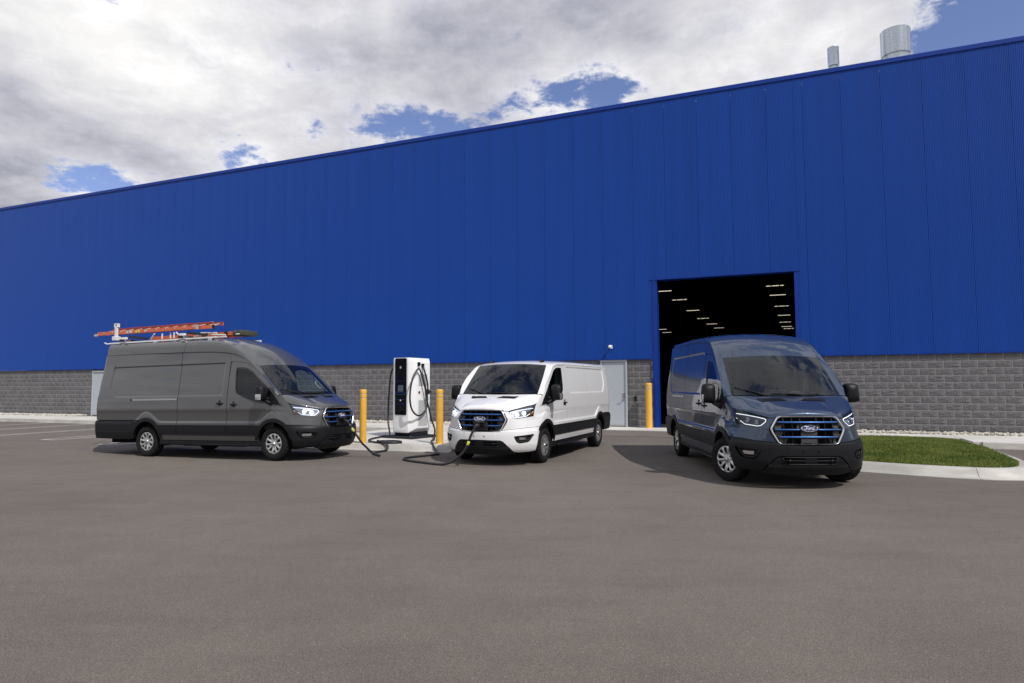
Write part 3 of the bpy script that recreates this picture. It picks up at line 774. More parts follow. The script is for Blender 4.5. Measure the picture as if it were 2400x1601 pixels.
def surf(u, z, V):
    u = np.asarray(u, float); z = np.asarray(z, float) + 0 * u; sg = np.where(u < 0, -1.0, 1.0); u = np.abs(u); t = t_of_u(u)
    P = np.zeros(u.shape + (3,)); P[..., 2] = z
    q = t >= 7
    if q.any():
        x7 = .80 + .6 * np.clip(z[q] - 1.1, 0, .16); tq = t[q]
        x = np.where(tq < 8, x7 + (tq - 7) * (1.2 - x7), 1.2 + (tq - 8) * .4)
        P[q, 0] = x; P[q, 1] = Yside(x, z[q], V)
    q = ~q
    if q.any():
        C = nose_cols(z[q], V); tq = t[q]; i = np.clip(tq.astype(int), 0, 6); f = tq - i; n = np.arange(len(tq))
        for ax in (0, 1):
            a, b, c, d = C[i, ax, n], C[i + 1, ax, n], C[i + 2, ax, n], C[i + 3, ax, n]
            P[q, ax] = .5 * (2 * b + (c - a) * f + (2 * a - 5 * b + 4 * c - d) * f * f + (3 * b - 3 * c + d - a) * f ** 3)
    P[..., 1] *= sg
    return P
def nrm(P, u, z, e=2e-3):
    du = P(u + e, z) - P(u - e, z); dz = P(u, z + e) - P(u, z - e)
    n = np.cross(dz, du); return n / (np.linalg.norm(n, axis=-1, keepdims=True) + 1e-12)
VREF = {'L': 6.5, 'rec_top': 2.1, 'rec_bot': 1.385}
_tt = np.linspace(0, 8, 801)
def uy(y, z):                       # nose point given by y
    p = surf(u_of_t(_tt), np.full(801, z), VREF); k = int(np.argmax(p[:, 1] > .999)) or 801
    return float(u_of_t(np.interp(y, p[:k, 1], _tt[:k]))), z
def ux(x, z):                       # side point given by x
    if x >= 1.2: return float(UT[8] + x - 1.2), z
    p = surf(u_of_t(_tt), np.full(801, z), VREF); i0 = 200
    return float(u_of_t(np.interp(x, p[i0:, 0], _tt[i0:]))), z
def sp(y, z, V, off=0.0):           # surface point by y on the nose
    u, z = uy(y, z); f = lambda a, b: surf(a, b, V); U, Z = np.array([u]), np.array([z])
    return (f(U, Z) + off * nrm(f, U, Z))[0]
def sx(x, z, V, off=0.0):
    u, z = ux(x, z); f = lambda a, b: surf(a, b, V); U, Z = np.array([u]), np.array([z])
    return (f(U, Z) + off * nrm(f, U, Z))[0]
def inset(poly, g):
    p = np.array(poly, float); d1 = p - np.roll(p, 1, 0); d2 = np.roll(p, -1, 0) - p
    d1 /= np.linalg.norm(d1, axis=1)[:, None] + 1e-12; d2 /= np.linalg.norm(d2, axis=1)[:, None] + 1e-12
    n1 = np.stack([-d1[:, 1], d1[:, 0]], 1); n2 = np.stack([-d2[:, 1], d2[:, 0]], 1)
    m = n1 + n2; k = 1 + (n1 * n2).sum(1)
    return p + m / np.maximum(k, .35)[:, None] * g
def resample(poly, step):
    p = np.array(poly, float); out = []
    for a, b in zip(p, np.roll(p, -1, 0)):
        n = max(1, int(math.ceil(np.linalg.norm(b - a) / step)))
        out += [a + (b - a) * i / n for i in range(n)]
    return np.array(out)
def rounded(poly, r, n=4):
    """round every corner of a polygon"""
    p = np.array(poly, float); out = []
    for a, b, c in zip(np.roll(p, 1, 0), p, np.roll(p, -1, 0)):
        l1, l2 = np.linalg.norm(a - b), np.linalg.norm(c - b); q = min(r, l1 * .45, l2 * .45)
        s, e = b + (a - b) / l1 * q, b + (c - b) / l2 * q
        for t in np.linspace(0, 1, n): out.append((1 - t) ** 2 * s + 2 * t * (1 - t) * b + t * t * e)
    return np.array(out)
def cdt(outer, holes, step, extra=None):
    loops = [resample(outer, step)] + [resample(h, step * .6) for h in holes]
    pts = np.concatenate(loops); edges = []; b = 0
    for l in loops:
        n = len(l); edges += [(b + i, b + (i + 1) % n) for i in range(n)]; b += n
    lo, hi = loops[0].min(0), loops[0].max(0)
    g0 = np.arange(lo[0] + step / 2, hi[0], step); g1 = np.arange(lo[1] + step / 2, hi[1], step)
    if len(g0) and len(g1):
        A, B = np.meshgrid(g0, g1, indexing='ij'); A = A + (np.arange(len(g1)) % 2)[None] * step * .5
        g = np.stack([A.ravel(), B.ravel()], 1)
        if extra is not None:
            ex_ = extra[(extra[:, 0] > lo[0]) & (extra[:, 0] < hi[0]) & (extra[:, 1] > lo[1]) & (extra[:, 1] < hi[1])]
            if len(ex_):
                keep = np.ones(len(g), bool)
                for c in range(0, len(g), 2000): keep[c:c + 2000] = ((g[c:c + 2000, None] - ex_[None]) ** 2).sum(-1).min(1) > (step * .5) ** 2
                g = np.concatenate([g[keep], ex_])
        ok = inpoly(g[:, 0], g[:, 1], loops[0])
        for h in loops[1:]: ok &= ~inpoly(g[:, 0], g[:, 1], h)
        g = g[ok]
        if len(g):
            far = np.ones(len(g), bool)
            for c in range(0, len(g), 4000):
                dd = ((g[c:c + 4000, None] - pts[None]) ** 2).sum(-1).min(1); far[c:c + 4000] = dd > (step * .45) ** 2
            pts = np.concatenate([pts, g[far]])
    r = delaunay_2d_cdt([Vector(q) for q in pts], edges, [], 0, 1e-7)
    v = np.array([q[:] for q in r[0]]); f = np.array([t for t in r[2]])
    c = v[f].mean(1); ok = inpoly(c[:, 0], c[:, 1], loops[0])
    for h in loops[1:]: ok &= ~inpoly(c[:, 0], c[:, 1], h)
    return v, f[ok]
def panel_geo(outer, holes, V, step=.04, off=0.0, skirt=.012, center=False, extra=None, srf=None):
    """lift a flat (u, z) outline onto the body; returns verts, faces, normals for the right-hand side"""
    base = srf or (lambda a, b: surf(a, b, V))
    P = base if (not callable(off) and off == 0.0) else (lambda a, b: base(a, b) + nrm(base, a, b) * (np.asarray(off(a, b))[..., None] if callable(off) else off))
    v2, f = cdt(outer, holes, step, extra)
    p = P(v2[:, 0], v2[:, 1]); n = nrm(P, v2[:, 0], v2[:, 1])
    f = f[:, ::-1]
    a = p[f]; fl = (np.cross(a[:, 1] - a[:, 0], a[:, 2] - a[:, 0]) * n[f[:, 0]]).sum(-1) < 0
    f[fl] = f[fl][:, ::-1]
    V_, F_, N_ = [p], [f], [n]
    if skirt:
        cnt = {}
        for t in f.tolist():
            for i in range(3):
                e = (t[i], t[(i + 1) % 3]); cnt[tuple(sorted(e))] = None if tuple(sorted(e)) in cnt else e
        ed = [e for e in cnt.values() if e is not None and not (center and v2[e[0]][0] < 1e-6 and v2[e[1]][0] < 1e-6)]
        if ed:
            ed = np.array(ed); A, B = p[ed[:, 0]], p[ed[:, 1]]; A2, B2 = A - n[ed[:, 0]] * skirt, B - n[ed[:, 1]] * skirt
            q = np.stack([B, A, A2, B2], 1); fn = np.cross(q[:, 1] - q[:, 0], q[:, 2] - q[:, 0]); fn /= np.linalg.norm(fn, axis=1)[:, None] + 1e-12
            b = len(p); k = np.arange(len(ed) * 4).reshape(-1, 4) + b
            V_.append(q.reshape(-1, 3)); N_.append(np.repeat(fn, 4, 0)); F_.append(k)
    return np.concatenate(V_), [tuple(t) for arr in F_ for t in arr.tolist()], np.concatenate(N_)
def crease_lines(x0, x1):
    out = []
    f = lambda x: .80 + sum(.225 * math.cos(math.pi / 2 * min(abs(x - xc) / .47, 1)) ** 2 for xc in (0.97, 4.735))
    x = x0; last = None
    while x < x1:
        sl = (f(x + .004) - f(x - .004)) / .008; n = math.hypot(1, sl)
        near = min(abs(x - .97), abs(x - 4.735)) < .52
        out += [(x - sl / n * d, f(x) + d / n) for d in (-.030, -.020, -.012, -.004, .004, .012, .020, .028, .038, .050)]
        x += (.013 if near else .03) / n
    for z in np.arange(.985, 1.11, .011): out += [(x, z) for x in np.arange(x0 + .007, x1, .033) if z > f(x) + .058]
    return out
MESHC = {}
def sided(name, geo, side, center=False):
    v, f, n = geo
    if center:
        v2, n2 = v * (1, -1, 1), n * (1, -1, 1); b = len(v)
        return mesh(name, np.concatenate([v, v2]), f + [tuple(i + b for i in q[::-1]) for q in f], normals=np.concatenate([n, n2]))
    if side > 0: return mesh(name, v, f, normals=n)
    return mesh(name, v * (1, -1, 1), [q[::-1] for q in f], normals=n * (1, -1, 1))
def panel(name, m, parent, outer, V, holes=(), sides=(1, -1), key=None, center=False, gap=.0035, **k):
    o_ = inset(outer, gap) if gap else np.array(outer)
    if center: o_[np.array(outer)[:, 0] < 1e-6, 0] = 0.0
    objs = []; geo = None
    for s in ((0,) if center else sides):
        kk = (key or name, s, None if key else id(V))
        if kk not in MESHC:
            if geo is None: geo = panel_geo(o_, holes, V, center=center, **k)
            MESHC[kk] = sided(name, geo, s, center)
        objs.append(link(name, MESHC[kk], m, parent[s] if isinstance(parent, dict) else parent, own_slot=True))
    return objs
def gridmesh(name, P, m, parent, flip=False, key=None, mirror=False, both=False):
    """smooth sheet through a grid of points (rows, cols, 3)"""
    if key is not None and key in MESHC: return link(name, MESHC[key], m, parent, own_slot=True)
    P = np.asarray(P); R, C = P.shape[:2]
    f = [(i * C + j, i * C + j + 1, (i + 1) * C + j + 1, (i + 1) * C + j) for i in range(R - 1) for j in range(C - 1)]
    if flip: f = [q[::-1] for q in f]
    v = P.reshape(-1, 3)
    if mirror: v = v * (1, -1, 1); f = [q[::-1] for q in f]
    if both:
        n = len(v); ff = [q[::-1] for q in f]; v2 = v * (1, -1, 1)
        bm = bmesh.new(); vs = [bm.verts.new(p) for p in np.concatenate([v, v2])]
        for q in f + [tuple(i + n for i in q) for q in ff]: bm.faces.new([vs[i] for i in q])
        bmesh.ops.remove_doubles(bm, verts=bm.verts, dist=1e-5)
        me = bpy.data.meshes.new(name); bm.to_mesh(me); bm.free()
    else: me = mesh(name, v, f)
    me.shade_smooth()
    if key is not None: MESHC[key] = me
    return link(name, me, m, parent, own_slot=True)
def ell(xc, a, b, th): return [(xc + a * math.cos(t), HUB + b * math.sin(t)) for t in th]
def arc_through(xc, a, b, z_start, z_end, front_first, n=18):
    """points over the top of a wheel arch, from height z_start on one side to z_end on the other"""
    t0 = math.asin((z_start - HUB) / b); t1 = math.asin((z_end - HUB) / b)
    th = np.linspace(math.pi - t0, t1, n) if front_first else np.linspace(t0, math.pi - t1, n)
    return ell(xc, a, b, th)
HIGH = {'C': [(.89, .86, 1.39), (1.1, .845, 1.585), (1.34, .825, 1.81), (1.58, .80, 2.03), (1.75, .80, 2.165), (1.95, .80, 2.31), (2.15, .795, 2.425), (2.4, .785, 2.535), (2.75, .775, 2.62), (3.3, .768, 2.66), (4.5, .765, 2.68)],
        'E': [(.93, 1.37), (1.05, 1.55), (1.25, 1.745), (1.50, 1.925), (1.66, 2.045), (1.82, 2.15), (2.0, 2.235), (2.25, 2.31), (2.65, 2.36), (3.3, 2.385), (4.5, 2.40)],
        'A': [(1.47, 2.06), (1.62, 2.20), (1.80, 2.345), (2.0, 2.47), (2.25, 2.58), (2.6, 2.675), (3.0, 2.725), (3.8, 2.752), (4.6, 2.76)], 'cend': (.765, 2.685), 'eend': 2.41, 'aend': 2.76, 'rec_top': 2.12, 'dtop': 2.13}
MED = {'C': [(.89, .86, 1.39), (1.1, .845, 1.585), (1.34, .825, 1.81), (1.58, .80, 2.03), (1.75, .80, 2.16), (1.95, .80, 2.29), (2.15, .795, 2.375), (2.4, .79, 2.435), (2.75, .785, 2.472), (3.3, .78, 2.492), (4.5, .775, 2.503)],
       'E': [(.93, 1.37), (1.05, 1.55), (1.25, 1.745), (1.50, 1.925), (1.66, 2.045), (1.82, 2.15), (2.0, 2.245), (2.25, 2.32), (2.65, 2.375), (3.3, 2.40), (4.5, 2.412)],
       'A': [(1.47, 2.06), (1.62, 2.185), (1.80, 2.305), (2.0, 2.40), (2.25, 2.47), (2.6, 2.52), (3.0, 2.542), (3.8, 2.556), (4.6, 2.56)], 'cend': (.77, 2.505), 'eend': 2.415, 'aend': 2.56, 'rec_top': 2.17, 'dtop': 2.13}
LOW = {'C': [(.89, .86, 1.39), (1.1, .845, 1.58), (1.33, .825, 1.79), (1.56, .80, 1.995), (1.75, .80, 2.045), (1.95, .80, 2.07), (2.15, .80, 2.083), (2.4, .80, 2.09), (2.75, .80, 2.095), (3.3, .80, 2.10), (4.5, .80, 2.105)],
       'E': [(.93, 1.37), (1.05, 1.55), (1.25, 1.735), (1.50, 1.905), (1.66, 1.972), (1.82, 2.008), (2.0, 2.022), (2.25, 2.028), (2.65, 2.03), (3.3, 2.032), (4.5, 2.034)],
       'A': [(1.45, 2.03), (1.62, 2.07), (1.80, 2.098), (2.0, 2.115), (2.25, 2.126), (2.6, 2.133), (3.0, 2.136), (3.8, 2.138), (4.6, 2.138)], 'cend': (.80, 2.108), 'eend': 2.036, 'aend': 2.138, 'rec_top': 1.985, 'dtop': 2.0}

# ---- wheel, made once
def wheel_meshes():
    n = 112; prof = [(.200, .070), (.212, .092), (.226, .104), (.245, .113), (.262, .1175), (.275, .1172), (.279, .1185), (.29, .1185), (.294, .117), (.315, .114), (.333, .107), (.345, .097), (.352, .080), (.3535, .066),
                     (.3535, .058), (.345, .056), (.345, .050), (.3545, .048), (.3555, .014), (.346, .012), (.346, .004), (.3558, .002)]
    prof = prof + [(r, -y) for r, y in prof[::-1]]
    v = []; P = len(prof)
    for k in range(n):
        th = 2 * math.pi * k / n
        for (r, y) in prof:
            rr = r
            if r > .335 and abs(y) > .056: rr -= .008 if k % 4 == 0 else 0
            elif r > .35 and abs(y) > .0145: rr -= .005 if (k + 2) % 4 == 0 else 0
            v.append((rr * math.cos(th), y, rr * math.sin(th)))
    f = [(k * P + i, ((k + 1) % n) * P + i, ((k + 1) % n) * P + i + 1, k * P + i + 1) for k in range(n) for i in range(P - 1)]
    ty = mesh('tyre', v, f); ty.shade_smooth(); ty.set_sharp_from_angle(angle=math.radians(32)); ty.materials.append(TYRE)
    circ = [(.214 * math.cos(t), .214 * math.sin(t)) for t in np.linspace(0, 2 * math.pi, 80, endpoint=False)]
    holes = []
    for k in range(10):
        a = 2 * math.pi * k / 10 + .1; c, s_ = math.cos(a), math.sin(a)
        if k % 2 == 0: sh = [(.078, .0), (.088, .011), (.130, .025), (.165, .031), (.182, .026), (.190, 0), (.182, -.026), (.165, -.031), (.130, -.025), (.088, -.011)]
        else: sh = [(.128, 0), (.136, .015), (.160, .025), (.186, .030), (.193, 0), (.186, -.030), (.160, -.025), (.136, -.015)]
        holes.append([(r * c - w * s_, r * s_ + w * c) for r, w in sh])
    v2, f = cdt(circ, holes, .009)
    def lift(x, z):
        r = np.hypot(x, z); th = np.arctan2(z, x)
        y = pch([0, .030, .036, .045, .075, .13, .18, .203, .214], [.018, .017, .008, -.004, -.008, .000, .004, .008, .000], r)
        return np.stack([x, .096 + y + .010 * np.cos(10 * (th - .1) + math.pi) * sst((r - .055) / .05) * sst((.205 - r) / .03), z], -1)
    e = 1e-3; p = lift(v2[:, 0], v2[:, 1]); nn = np.cross(lift(v2[:, 0], v2[:, 1] + e) - p, lift(v2[:, 0] + e, v2[:, 1]) - p); nn /= np.linalg.norm(nn, axis=1)[:, None]
    f = [tuple(t) for t in f[:, ::-1].tolist()]
    cnt = {}
    for t in f:
        for i in range(3):
            k2 = tuple(sorted((t[i], t[(i + 1) % 3]))); cnt[k2] = None if k2 in cnt else (t[i], t[(i + 1) % 3])
    V_, N_ = list(p), list(nn)
    for ed in [q for q in cnt.values() if q]:
        A, B = p[ed[0]], p[ed[1]]; b = len(V_); q = [B, A, A - (0, .022, 0), B - (0, .022, 0)]; g = np.cross(q[1] - q[0], q[2] - q[0]); g = g / (np.linalg.norm(g) + 1e-12)
        V_ += q; N_ += [g] * 4; f.append((b, b + 1, b + 2, b + 3))
    cov = mesh('wheel_cover', V_, f, normals=N_); cov.materials.append(ALLOY)
    b = MB().lathe([(.0, .06), (.213, .06), (.213, .02), (.0, .02)], 40, axis='y'); bk = mesh('wheel_back', b.v, b.f); bk.materials.append(VOID)
    b = MB().lathe([(.0, .1165), (.0285, .1155), (.0300, .112)], 24, axis='y'); cap = mesh('centre_cap', b.v, b.f, True); cap.materials.append(SATIN)
    return ty, cov, bk, cap
WHEEL = wheel_meshes()
def put_wheel(van, x, side, steer=0.0):
    w = empty('wheel', (x, side * .862, .356), 0, van)
    w.rotation_euler = (0, RND.uniform(0, 6.28), (0 if side > 0 else math.pi) + steer)
    for nm, me in zip(('tyre', 'wheel_cover', 'wheel_back', 'centre_cap'), WHEEL): link(nm, me, None, w)
    return w

def badge(parent, c, nx, up, w, key='badge'):
    """oval blue badge with chrome rim and white script, facing nx"""
    nx = np.array(nx, float); nx /= np.linalg.norm(nx); up = np.array(up, float); up = up - nx * (up @ nx); up /= np.linalg.norm(up); rt = np.cross(up, nx)
    H = .40
    def E2(sc, d, n=40): return [np.array(c) + rt * w * sc * math.cos(t) + up * w * H * (sc if sc < 1 else sc) * math.sin(t) + nx * d for t in np.linspace(0, 2 * math.pi, n, endpoint=False)]
    n = 40; b = MB(); rings = [E2(1.06, -.012), E2(1.06, .004), E2(1.0, .008), E2(.93, .006)]
    v = [p for r in rings for p in r]; b.add(v, [(i * n + k, i * n + (k + 1) % n, (i + 1) * n + (k + 1) % n, (i + 1) * n + k) for i in range(3) for k in range(n)])
    root = b.build('badge', CHROME, parent, sharp=50)
    f_ = E2(.935, .006); mk('badge_field', [np.array(c) + nx * .0085] + f_, [(0, 1 + i, 1 + (i + 1) % n) for i in range(n)], BADGEBLUE, root)
    strokes = [[(-.66, .17), (-.60, .23), (-.50, .245), (-.36, .225), (-.22, .215), (-.08, .25)], [(-.33, .215), (-.37, .07), (-.44, -.10), (-.54, -.185), (-.64, -.17), (-.68, -.10), (-.62, -.06)], [(-.50, .01), (-.38, .025), (-.27, .05)],
               [(-.12, .045), (-.21, .02), (-.25, -.07), (-.20, -.15), (-.11, -.155), (-.05, -.08), (-.06, .01), (-.12, .045), (0.0, .03)],
               [(0.02, .05), (.06, .045), (.05, -.05), (.02, -.155)], [(.05, -.03), (.11, .04), (.18, .055), (.22, .02)],
               [(.42, .03), (.33, .045), (.25, -.02), (.25, -.11), (.32, -.155), (.40, -.10), (.44, .0)], [(.56, .25), (.50, .10), (.45, -.06), (.46, -.14), (.53, -.15), (.60, -.10)]]
    b = MB()
    for s_ in strokes:
        q = spline([(a * .98, h_ * 1.05, 0) for a, h_ in s_], 5); b.tube([np.array(c) + rt * w * x + up * w * y + nx * .0095 for x, y, _ in q], .0034, 5)
    b.build('badge_lettering', WHITEP, root)
    return root
def loft_strip(C, E3, m=9, n=4, bulge=1.0):
    """rounded skin between two matched rails"""
    c = spline(C, n); e = spline(E3, n); out = []
    for a, b in zip(c, e):
        d = b - a; L = np.linalg.norm(d)
        k1 = d * (0.25, 1.0, .25); k1 /= np.linalg.norm(k1) + 1e-9
        k2 = -d * (1.0, .15, 1.0); k2 /= np.linalg.norm(k2) + 1e-9
        p1, p2 = a + k1 * L * .42 * bulge, b + k2 * L * .42 * bulge
        t = np.linspace(0, 1, m)[:, None]
        out.append((1 - t) ** 3 * a + 3 * t * (1 - t) ** 2 * p1 + 3 * t * t * (1 - t) * p2 + t ** 3 * b)
    return np.array(out)
def by(lst): return [uy(a, b) for a, b in lst]
def bx(lst): return [ux(a, b) for a, b in lst]
HL = by([(.548, 1.064), (.562, 1.02), (.640, .940), (.70, .922)]) + bx([(.53, .965), (.672, 1.207)])     # headlamp outline, clockwise from the inner top
GR_OUT = [(.40, 1.088), (.445, 1.072), (.540, .915), (.536, .875), (.445, .695), (.40, .675)]               # grille frame, right half (y, z)
def panel_van(kind, loc, heading, pitch, label, paint, roof, L, steer=0.0, plug=False, sun_beam=False, bumper_paint=None, extras=()):
    V = {'L': L, 'rec_top': roof['rec_top'], 'rec_bot': 1.385}
    pm = PAINT[paint]; bp = PAINT[bumper_paint] if bumper_paint else PLASTIC
    F = Vector((math.cos(heading) * math.cos(pitch), math.sin(heading) * math.cos(pitch), math.sin(pitch)))
    Rr = Vector((math.sin(heading), -math.cos(heading), 0)); U = Rr.cross(F)
    van = empty('panel_van'); tag(van, label, 'van', 'electric panel vans outside the warehouse')
    O = Vector(loc) + F * AXF                               # bumper, ground level
    van.matrix_world = Matrix(((-F.x, Rr.x, U.x, O.x), (-F.y, Rr.y, U.y, O.y), (-F.z, Rr.z, U.z, O.z), (0, 0, 0, 1)))
    xe = lambda z: float(xrear(z, V))
    dt = roof['dtop']; low = roof is LOW
    # ---------- roof, pillars
    A = np.array([(x, 0, z) for x, z in roof['A']] + [(xe(roof['aend']) - .03, 0, roof['aend'])])
    Cc = np.array(roof['C'] + [(xe(roof['cend'][1]) - .02, *roof['cend'])])
    Ee = list(roof['E']) + [(xe(roof['eend']) - .012, roof['eend'])]
    E3 = np.array([(x, float(Yside(x, z, V)), z) for x, z in Ee])
    rc = spline(Cc[3:], 5); rc = rc[np.unique(np.linspace(0, len(rc) - 1, 48).astype(int))]; ra = spline(A, 6)
    def by_len(p, n):
        s_ = np.concatenate([[0], np.cumsum(np.linalg.norm(np.diff(p, axis=0), axis=1))]); q = np.linspace(0, 1, n) ** 1.7 * s_[-1]
        return np.stack([np.interp(q, s_, p[:, i]) for i in range(3)], 1)
    rc2, ra2 = by_len(spline(Cc[3:], 14), 84), by_len(spline(A, 14), 84)
    vv = np.linspace(0, 1, 26); P = np.empty((84, 26, 3))
    for j, v_ in enumerate(vv):
        P[:, j, 0] = ra2[:, 0] + (rc2[:, 0] - ra2[:, 0]) * v_ ** 2
        P[:, j, 1] = rc2[:, 1] * v_
        P[:, j, 2] = ra2[:, 2] + (rc2[:, 2] - ra2[:, 2]) * v_ ** 2.3
        rib = sum(sst(1 - abs(P[:, j, 1] - yb) / .07) for yb in (.14, .42, .66)) * sst((P[:, j, 0] - 2.15) / .25) * sst((L - .25 - P[:, j, 0]) / .1)
        P[:, j, 2] += .006 * rib
    gridmesh('roof', P, pm, van, both=True, flip=True)
    SP = loft_strip(Cc, E3, 11, 5)
    for s_ in (1, -1): gridmesh('roof_rail', SP, pm, van, flip=True, mirror=s_ < 0)
    if not low:
        for s_ in (1, -1):
            q = SP[28:, -1].copy(); q[:, 1] += .004; q[:, 1] *= s_
            MB().tube(q, np.linspace(.004, .0095, len(q)), 6).build('drip_moulding', BLACK, van, smooth=True)
    for s_ in (1, -1):
        k_ = int(np.argmin(np.abs(SP[:, -1, 0] - 3.76))); MB().tube(SP[k_] * (1, s_, 1), .0035, 5).build('roof_seam', BLACK, van)
    # ---------- windscreen
    wb = lambda v_: np.array([.815 + .075 * v_ ** 2, .855 * v_, 1.386 + .010 * v_ ** 2])
    wtop = lambda v_: np.array([A[0][0] + (Cc[3][0] - A[0][0]) * v_ ** 2, Cc[3][1] * v_ * 1.0, A[0][2] + (Cc[3][2] - A[0][2]) * v_ ** 2.3])
    pil = SP[:16, 0]                                        # inner edge of the pillar
    def ws(h, v_, off=0.0):
        side = pil[0] + (pil[15] - pil[0]) * h
        i = min(int(h * 15), 14); side = pil[i] + (pil[i + 1] - pil[i]) * (h * 15 - i)
        lin = wb(v_) * (1 - h) + wtop(v_) * h
        edge = wb(1) * (1 - h) + wtop(1) * h
        p = lin + (side - edge) * v_ ** 3
        b_ = .022 * math.sin(math.pi * h) * (1 - v_ ** 2 * .7) + off
        return p + np.array([-.69, 0, .72]) * b_
    vk = ('ws', 'low' if low else 'hi')
    G = np.array([[ws(h, v_, .003) for v_ in np.linspace(0, .995, 16)] for h in np.linspace(0.004, .996, 18)])
    wso = gridmesh('windscreen', G, GLASS, van, both=True, flip=True, key=vk)
    def band(h0, h1, v0, v1, n=10, m=14): return np.array([[ws(h, v_, .0) for v_ in np.linspace(v0, v1, m)] for h in np.linspace(h0, h1, n)])
    gridmesh('screen_border', band(0, .075, 0, 1.0), FRIT, wso, both=True, flip=True, key=vk + ('b',))
    gridmesh('screen_border', band(.925 if low else .885, 1, 0, 1.0), FRIT, wso, both=True, flip=True, key=vk + ('t',))
    for s_ in (1, -1): gridmesh('screen_border', band(.0751, .9249 if low else .8849, .945, 1.0, 16, 4), FRIT, wso, flip=True, mirror=s_ < 0, key=vk + ('s', s_))
    gridmesh('camera_shroud', np.array([[ws(h, v_ * (1 - (.92 - h) * 2.2), .0) for v_ in np.linspace(0, .22, 6)] for h in np.linspace(.76, .90, 5)]), FRIT, wso, both=True, flip=True, key=vk + ('c',))
    # ---------- bonnet
    fe = [sp(0, 1.098, V, .0), sp(.15, 1.098, V), sp(.30, 1.097, V), sp(.41, 1.091, V), sp(.46, 1.078, V), sp(.50, 1.066, V), sp(.545, 1.074, V), sp(.60, 1.095, V), sp(.70, 1.125, V), sp(.80, 1.158, V), sx(.60, 1.188, V), sx(.69, 1.224, V)]
    fe = spline(fe, 4); fs = np.concatenate([[0], np.cumsum(np.linalg.norm(np.diff(fe, axis=0), axis=1))]); fs /= fs[-1]
    vq = np.linspace(0, 1, 34); d0 = np.stack([np.interp(vq, fs, fe[:, i]) for i in range(3)], 1)
    re_ = spline([(.785, 0, 1.378), (.79, .3, 1.379), (.815, .6, 1.381), (.845, .8, 1.383), (.868, .90, 1.378), sx(.862, 1.366, V)], 6)
    fs = np.concatenate([[0], np.cumsum(np.linalg.norm(np.diff(re_, axis=0), axis=1))]); fs /= fs[-1]
    d1 = np.stack([np.interp(vq, fs, re_[:, i]) for i in range(3)], 1)
    cc = spline([d0[0], (.065, 0, 1.135), (.115, 0, 1.172), (.25, 0, 1.222), (.50, 0, 1.30), d1[0]], 8)
    fs = np.concatenate([[0], np.cumsum(np.linalg.norm(np.diff(cc, axis=0), axis=1))]); fs /= fs[-1]
    uq = np.linspace(0, 1, 30) ** 1.25; c0 = np.stack([np.interp(uq, fs, cc[:, i]) for i in range(3)], 1)
    ce = spline([d0[-1], sx(.73, 1.257, V), sx(.79, 1.310, V), d1[-1]], 8)
    fs = np.concatenate([[0], np.cumsum(np.linalg.norm(np.diff(ce, axis=0), axis=1))]); fs /= fs[-1]
    c1 = np.stack([np.interp(uq, fs, ce[:, i]) for i in range(3)], 1)
    u_, v_ = uq[:, None, None], vq[None, :, None]
    S = (1 - v_) * c0[:, None] + v_ * c1[:, None] + (1 - u_) * d0[None] + u_ * d1[None] - ((1 - u_) * (1 - v_) * d0[0] + u_ * (1 - v_) * d1[0] + (1 - u_) * v_ * d0[-1] + u_ * v_ * d1[-1])
    ybulge = np.abs(S[..., 1])
    lip = (np.sin(np.pi * np.clip(u_[..., 0], 0, 1)) ** .7)
    S[..., 2] += .012 * lip * sst((ybulge - .30) / .25) * sst((.95 - ybulge) / .25)
    S[..., 2] += .006 * lip * sst((.46 - ybulge) / .06)
    hood = gridmesh('bonnet', S, pm, van, both=True, flip=True, key='bonnet')
    # rolled-under front lip of the bonnet so that the shut line reads dark
    gridmesh('bonnet_edge', np.array([S[0], S[0] + (.035, 0, -.006)]), VOID, hood, both=True, key='bonnet_edge')
    for s_ in (1, -1):
        q = []
        for f_ in (.64, .68, .72, .76, .79):
            i = int(np.searchsorted(uq, f_)); row = S[i]; q.append([np.array([np.interp(y, row[:, 1], row[:, k]) for k in range(3)]) + (-.002, 0, .006) for y in np.linspace(.10 + (f_ - .64) * .6, .50 + (f_ - .64) * .2, 24)])
        vent_o = gridmesh('bonnet_vent', np.array(q), PLASTIC, hood, flip=True, mirror=s_ < 0, key=('bvent', s_))
        b = MB()
        for k in range(9):
            a, c = np.array(q[0][2 * k + 2]), np.array(q[4][2 * k + 2]); b.tube([a + (0, 0, .001), c + (0, 0, .001)], .003, 4)
        if s_ < 0: b.v = [(p[0], -p[1], p[2]) for p in b.v]
        b.build('vent_rib', VOID, hood)
    gridmesh('cowl', np.array([[np.array([.70, y, 1.28]), np.array([.80, y, 1.352 - .012 * y * y]), np.array([.90 + .05 * y * y, y, 1.384])] for y in np.linspace(-.80, .80, 20)]), BLACK, van, flip=True, key='cowl')
    # ---------- nose panel (wings), headlamps, bumper
    archF = arc_through(.98, .49, .535, .758, .842, True)
    fend = by([(.452, .700), (.634, .715), (.86, .746)]) + bx([(.60, .757)]) + bx(archF) + bx([(1.10, 1.0), (1.085, 1.150), (.80, 1.157), (.87, 1.28), (.93, 1.37), (.866, 1.368), (.79, 1.306), (.684, 1.222)]) \
        + [HL[5], HL[4], HL[3], HL[2], HL[1], HL[0]] + by([(.50, 1.058), (.452, 1.080), (.552, .915), (.548, .872)])
    panel('wing', pm, van, fend, V, key='wing', step=.026, extra=np.array(bx(crease_lines(.66, 1.2))))
    off_b = lambda u, z: .012 + .020 * sst((.735 - z) / .07) * sst((z - .22) / .12) + .006 * (sst((UT[2] * .74 - u) / .02) * sst((z - .525) / .015) * sst((.655 - z) / .015)) - .016 * sst((u - UT[7] + .30) / .12)
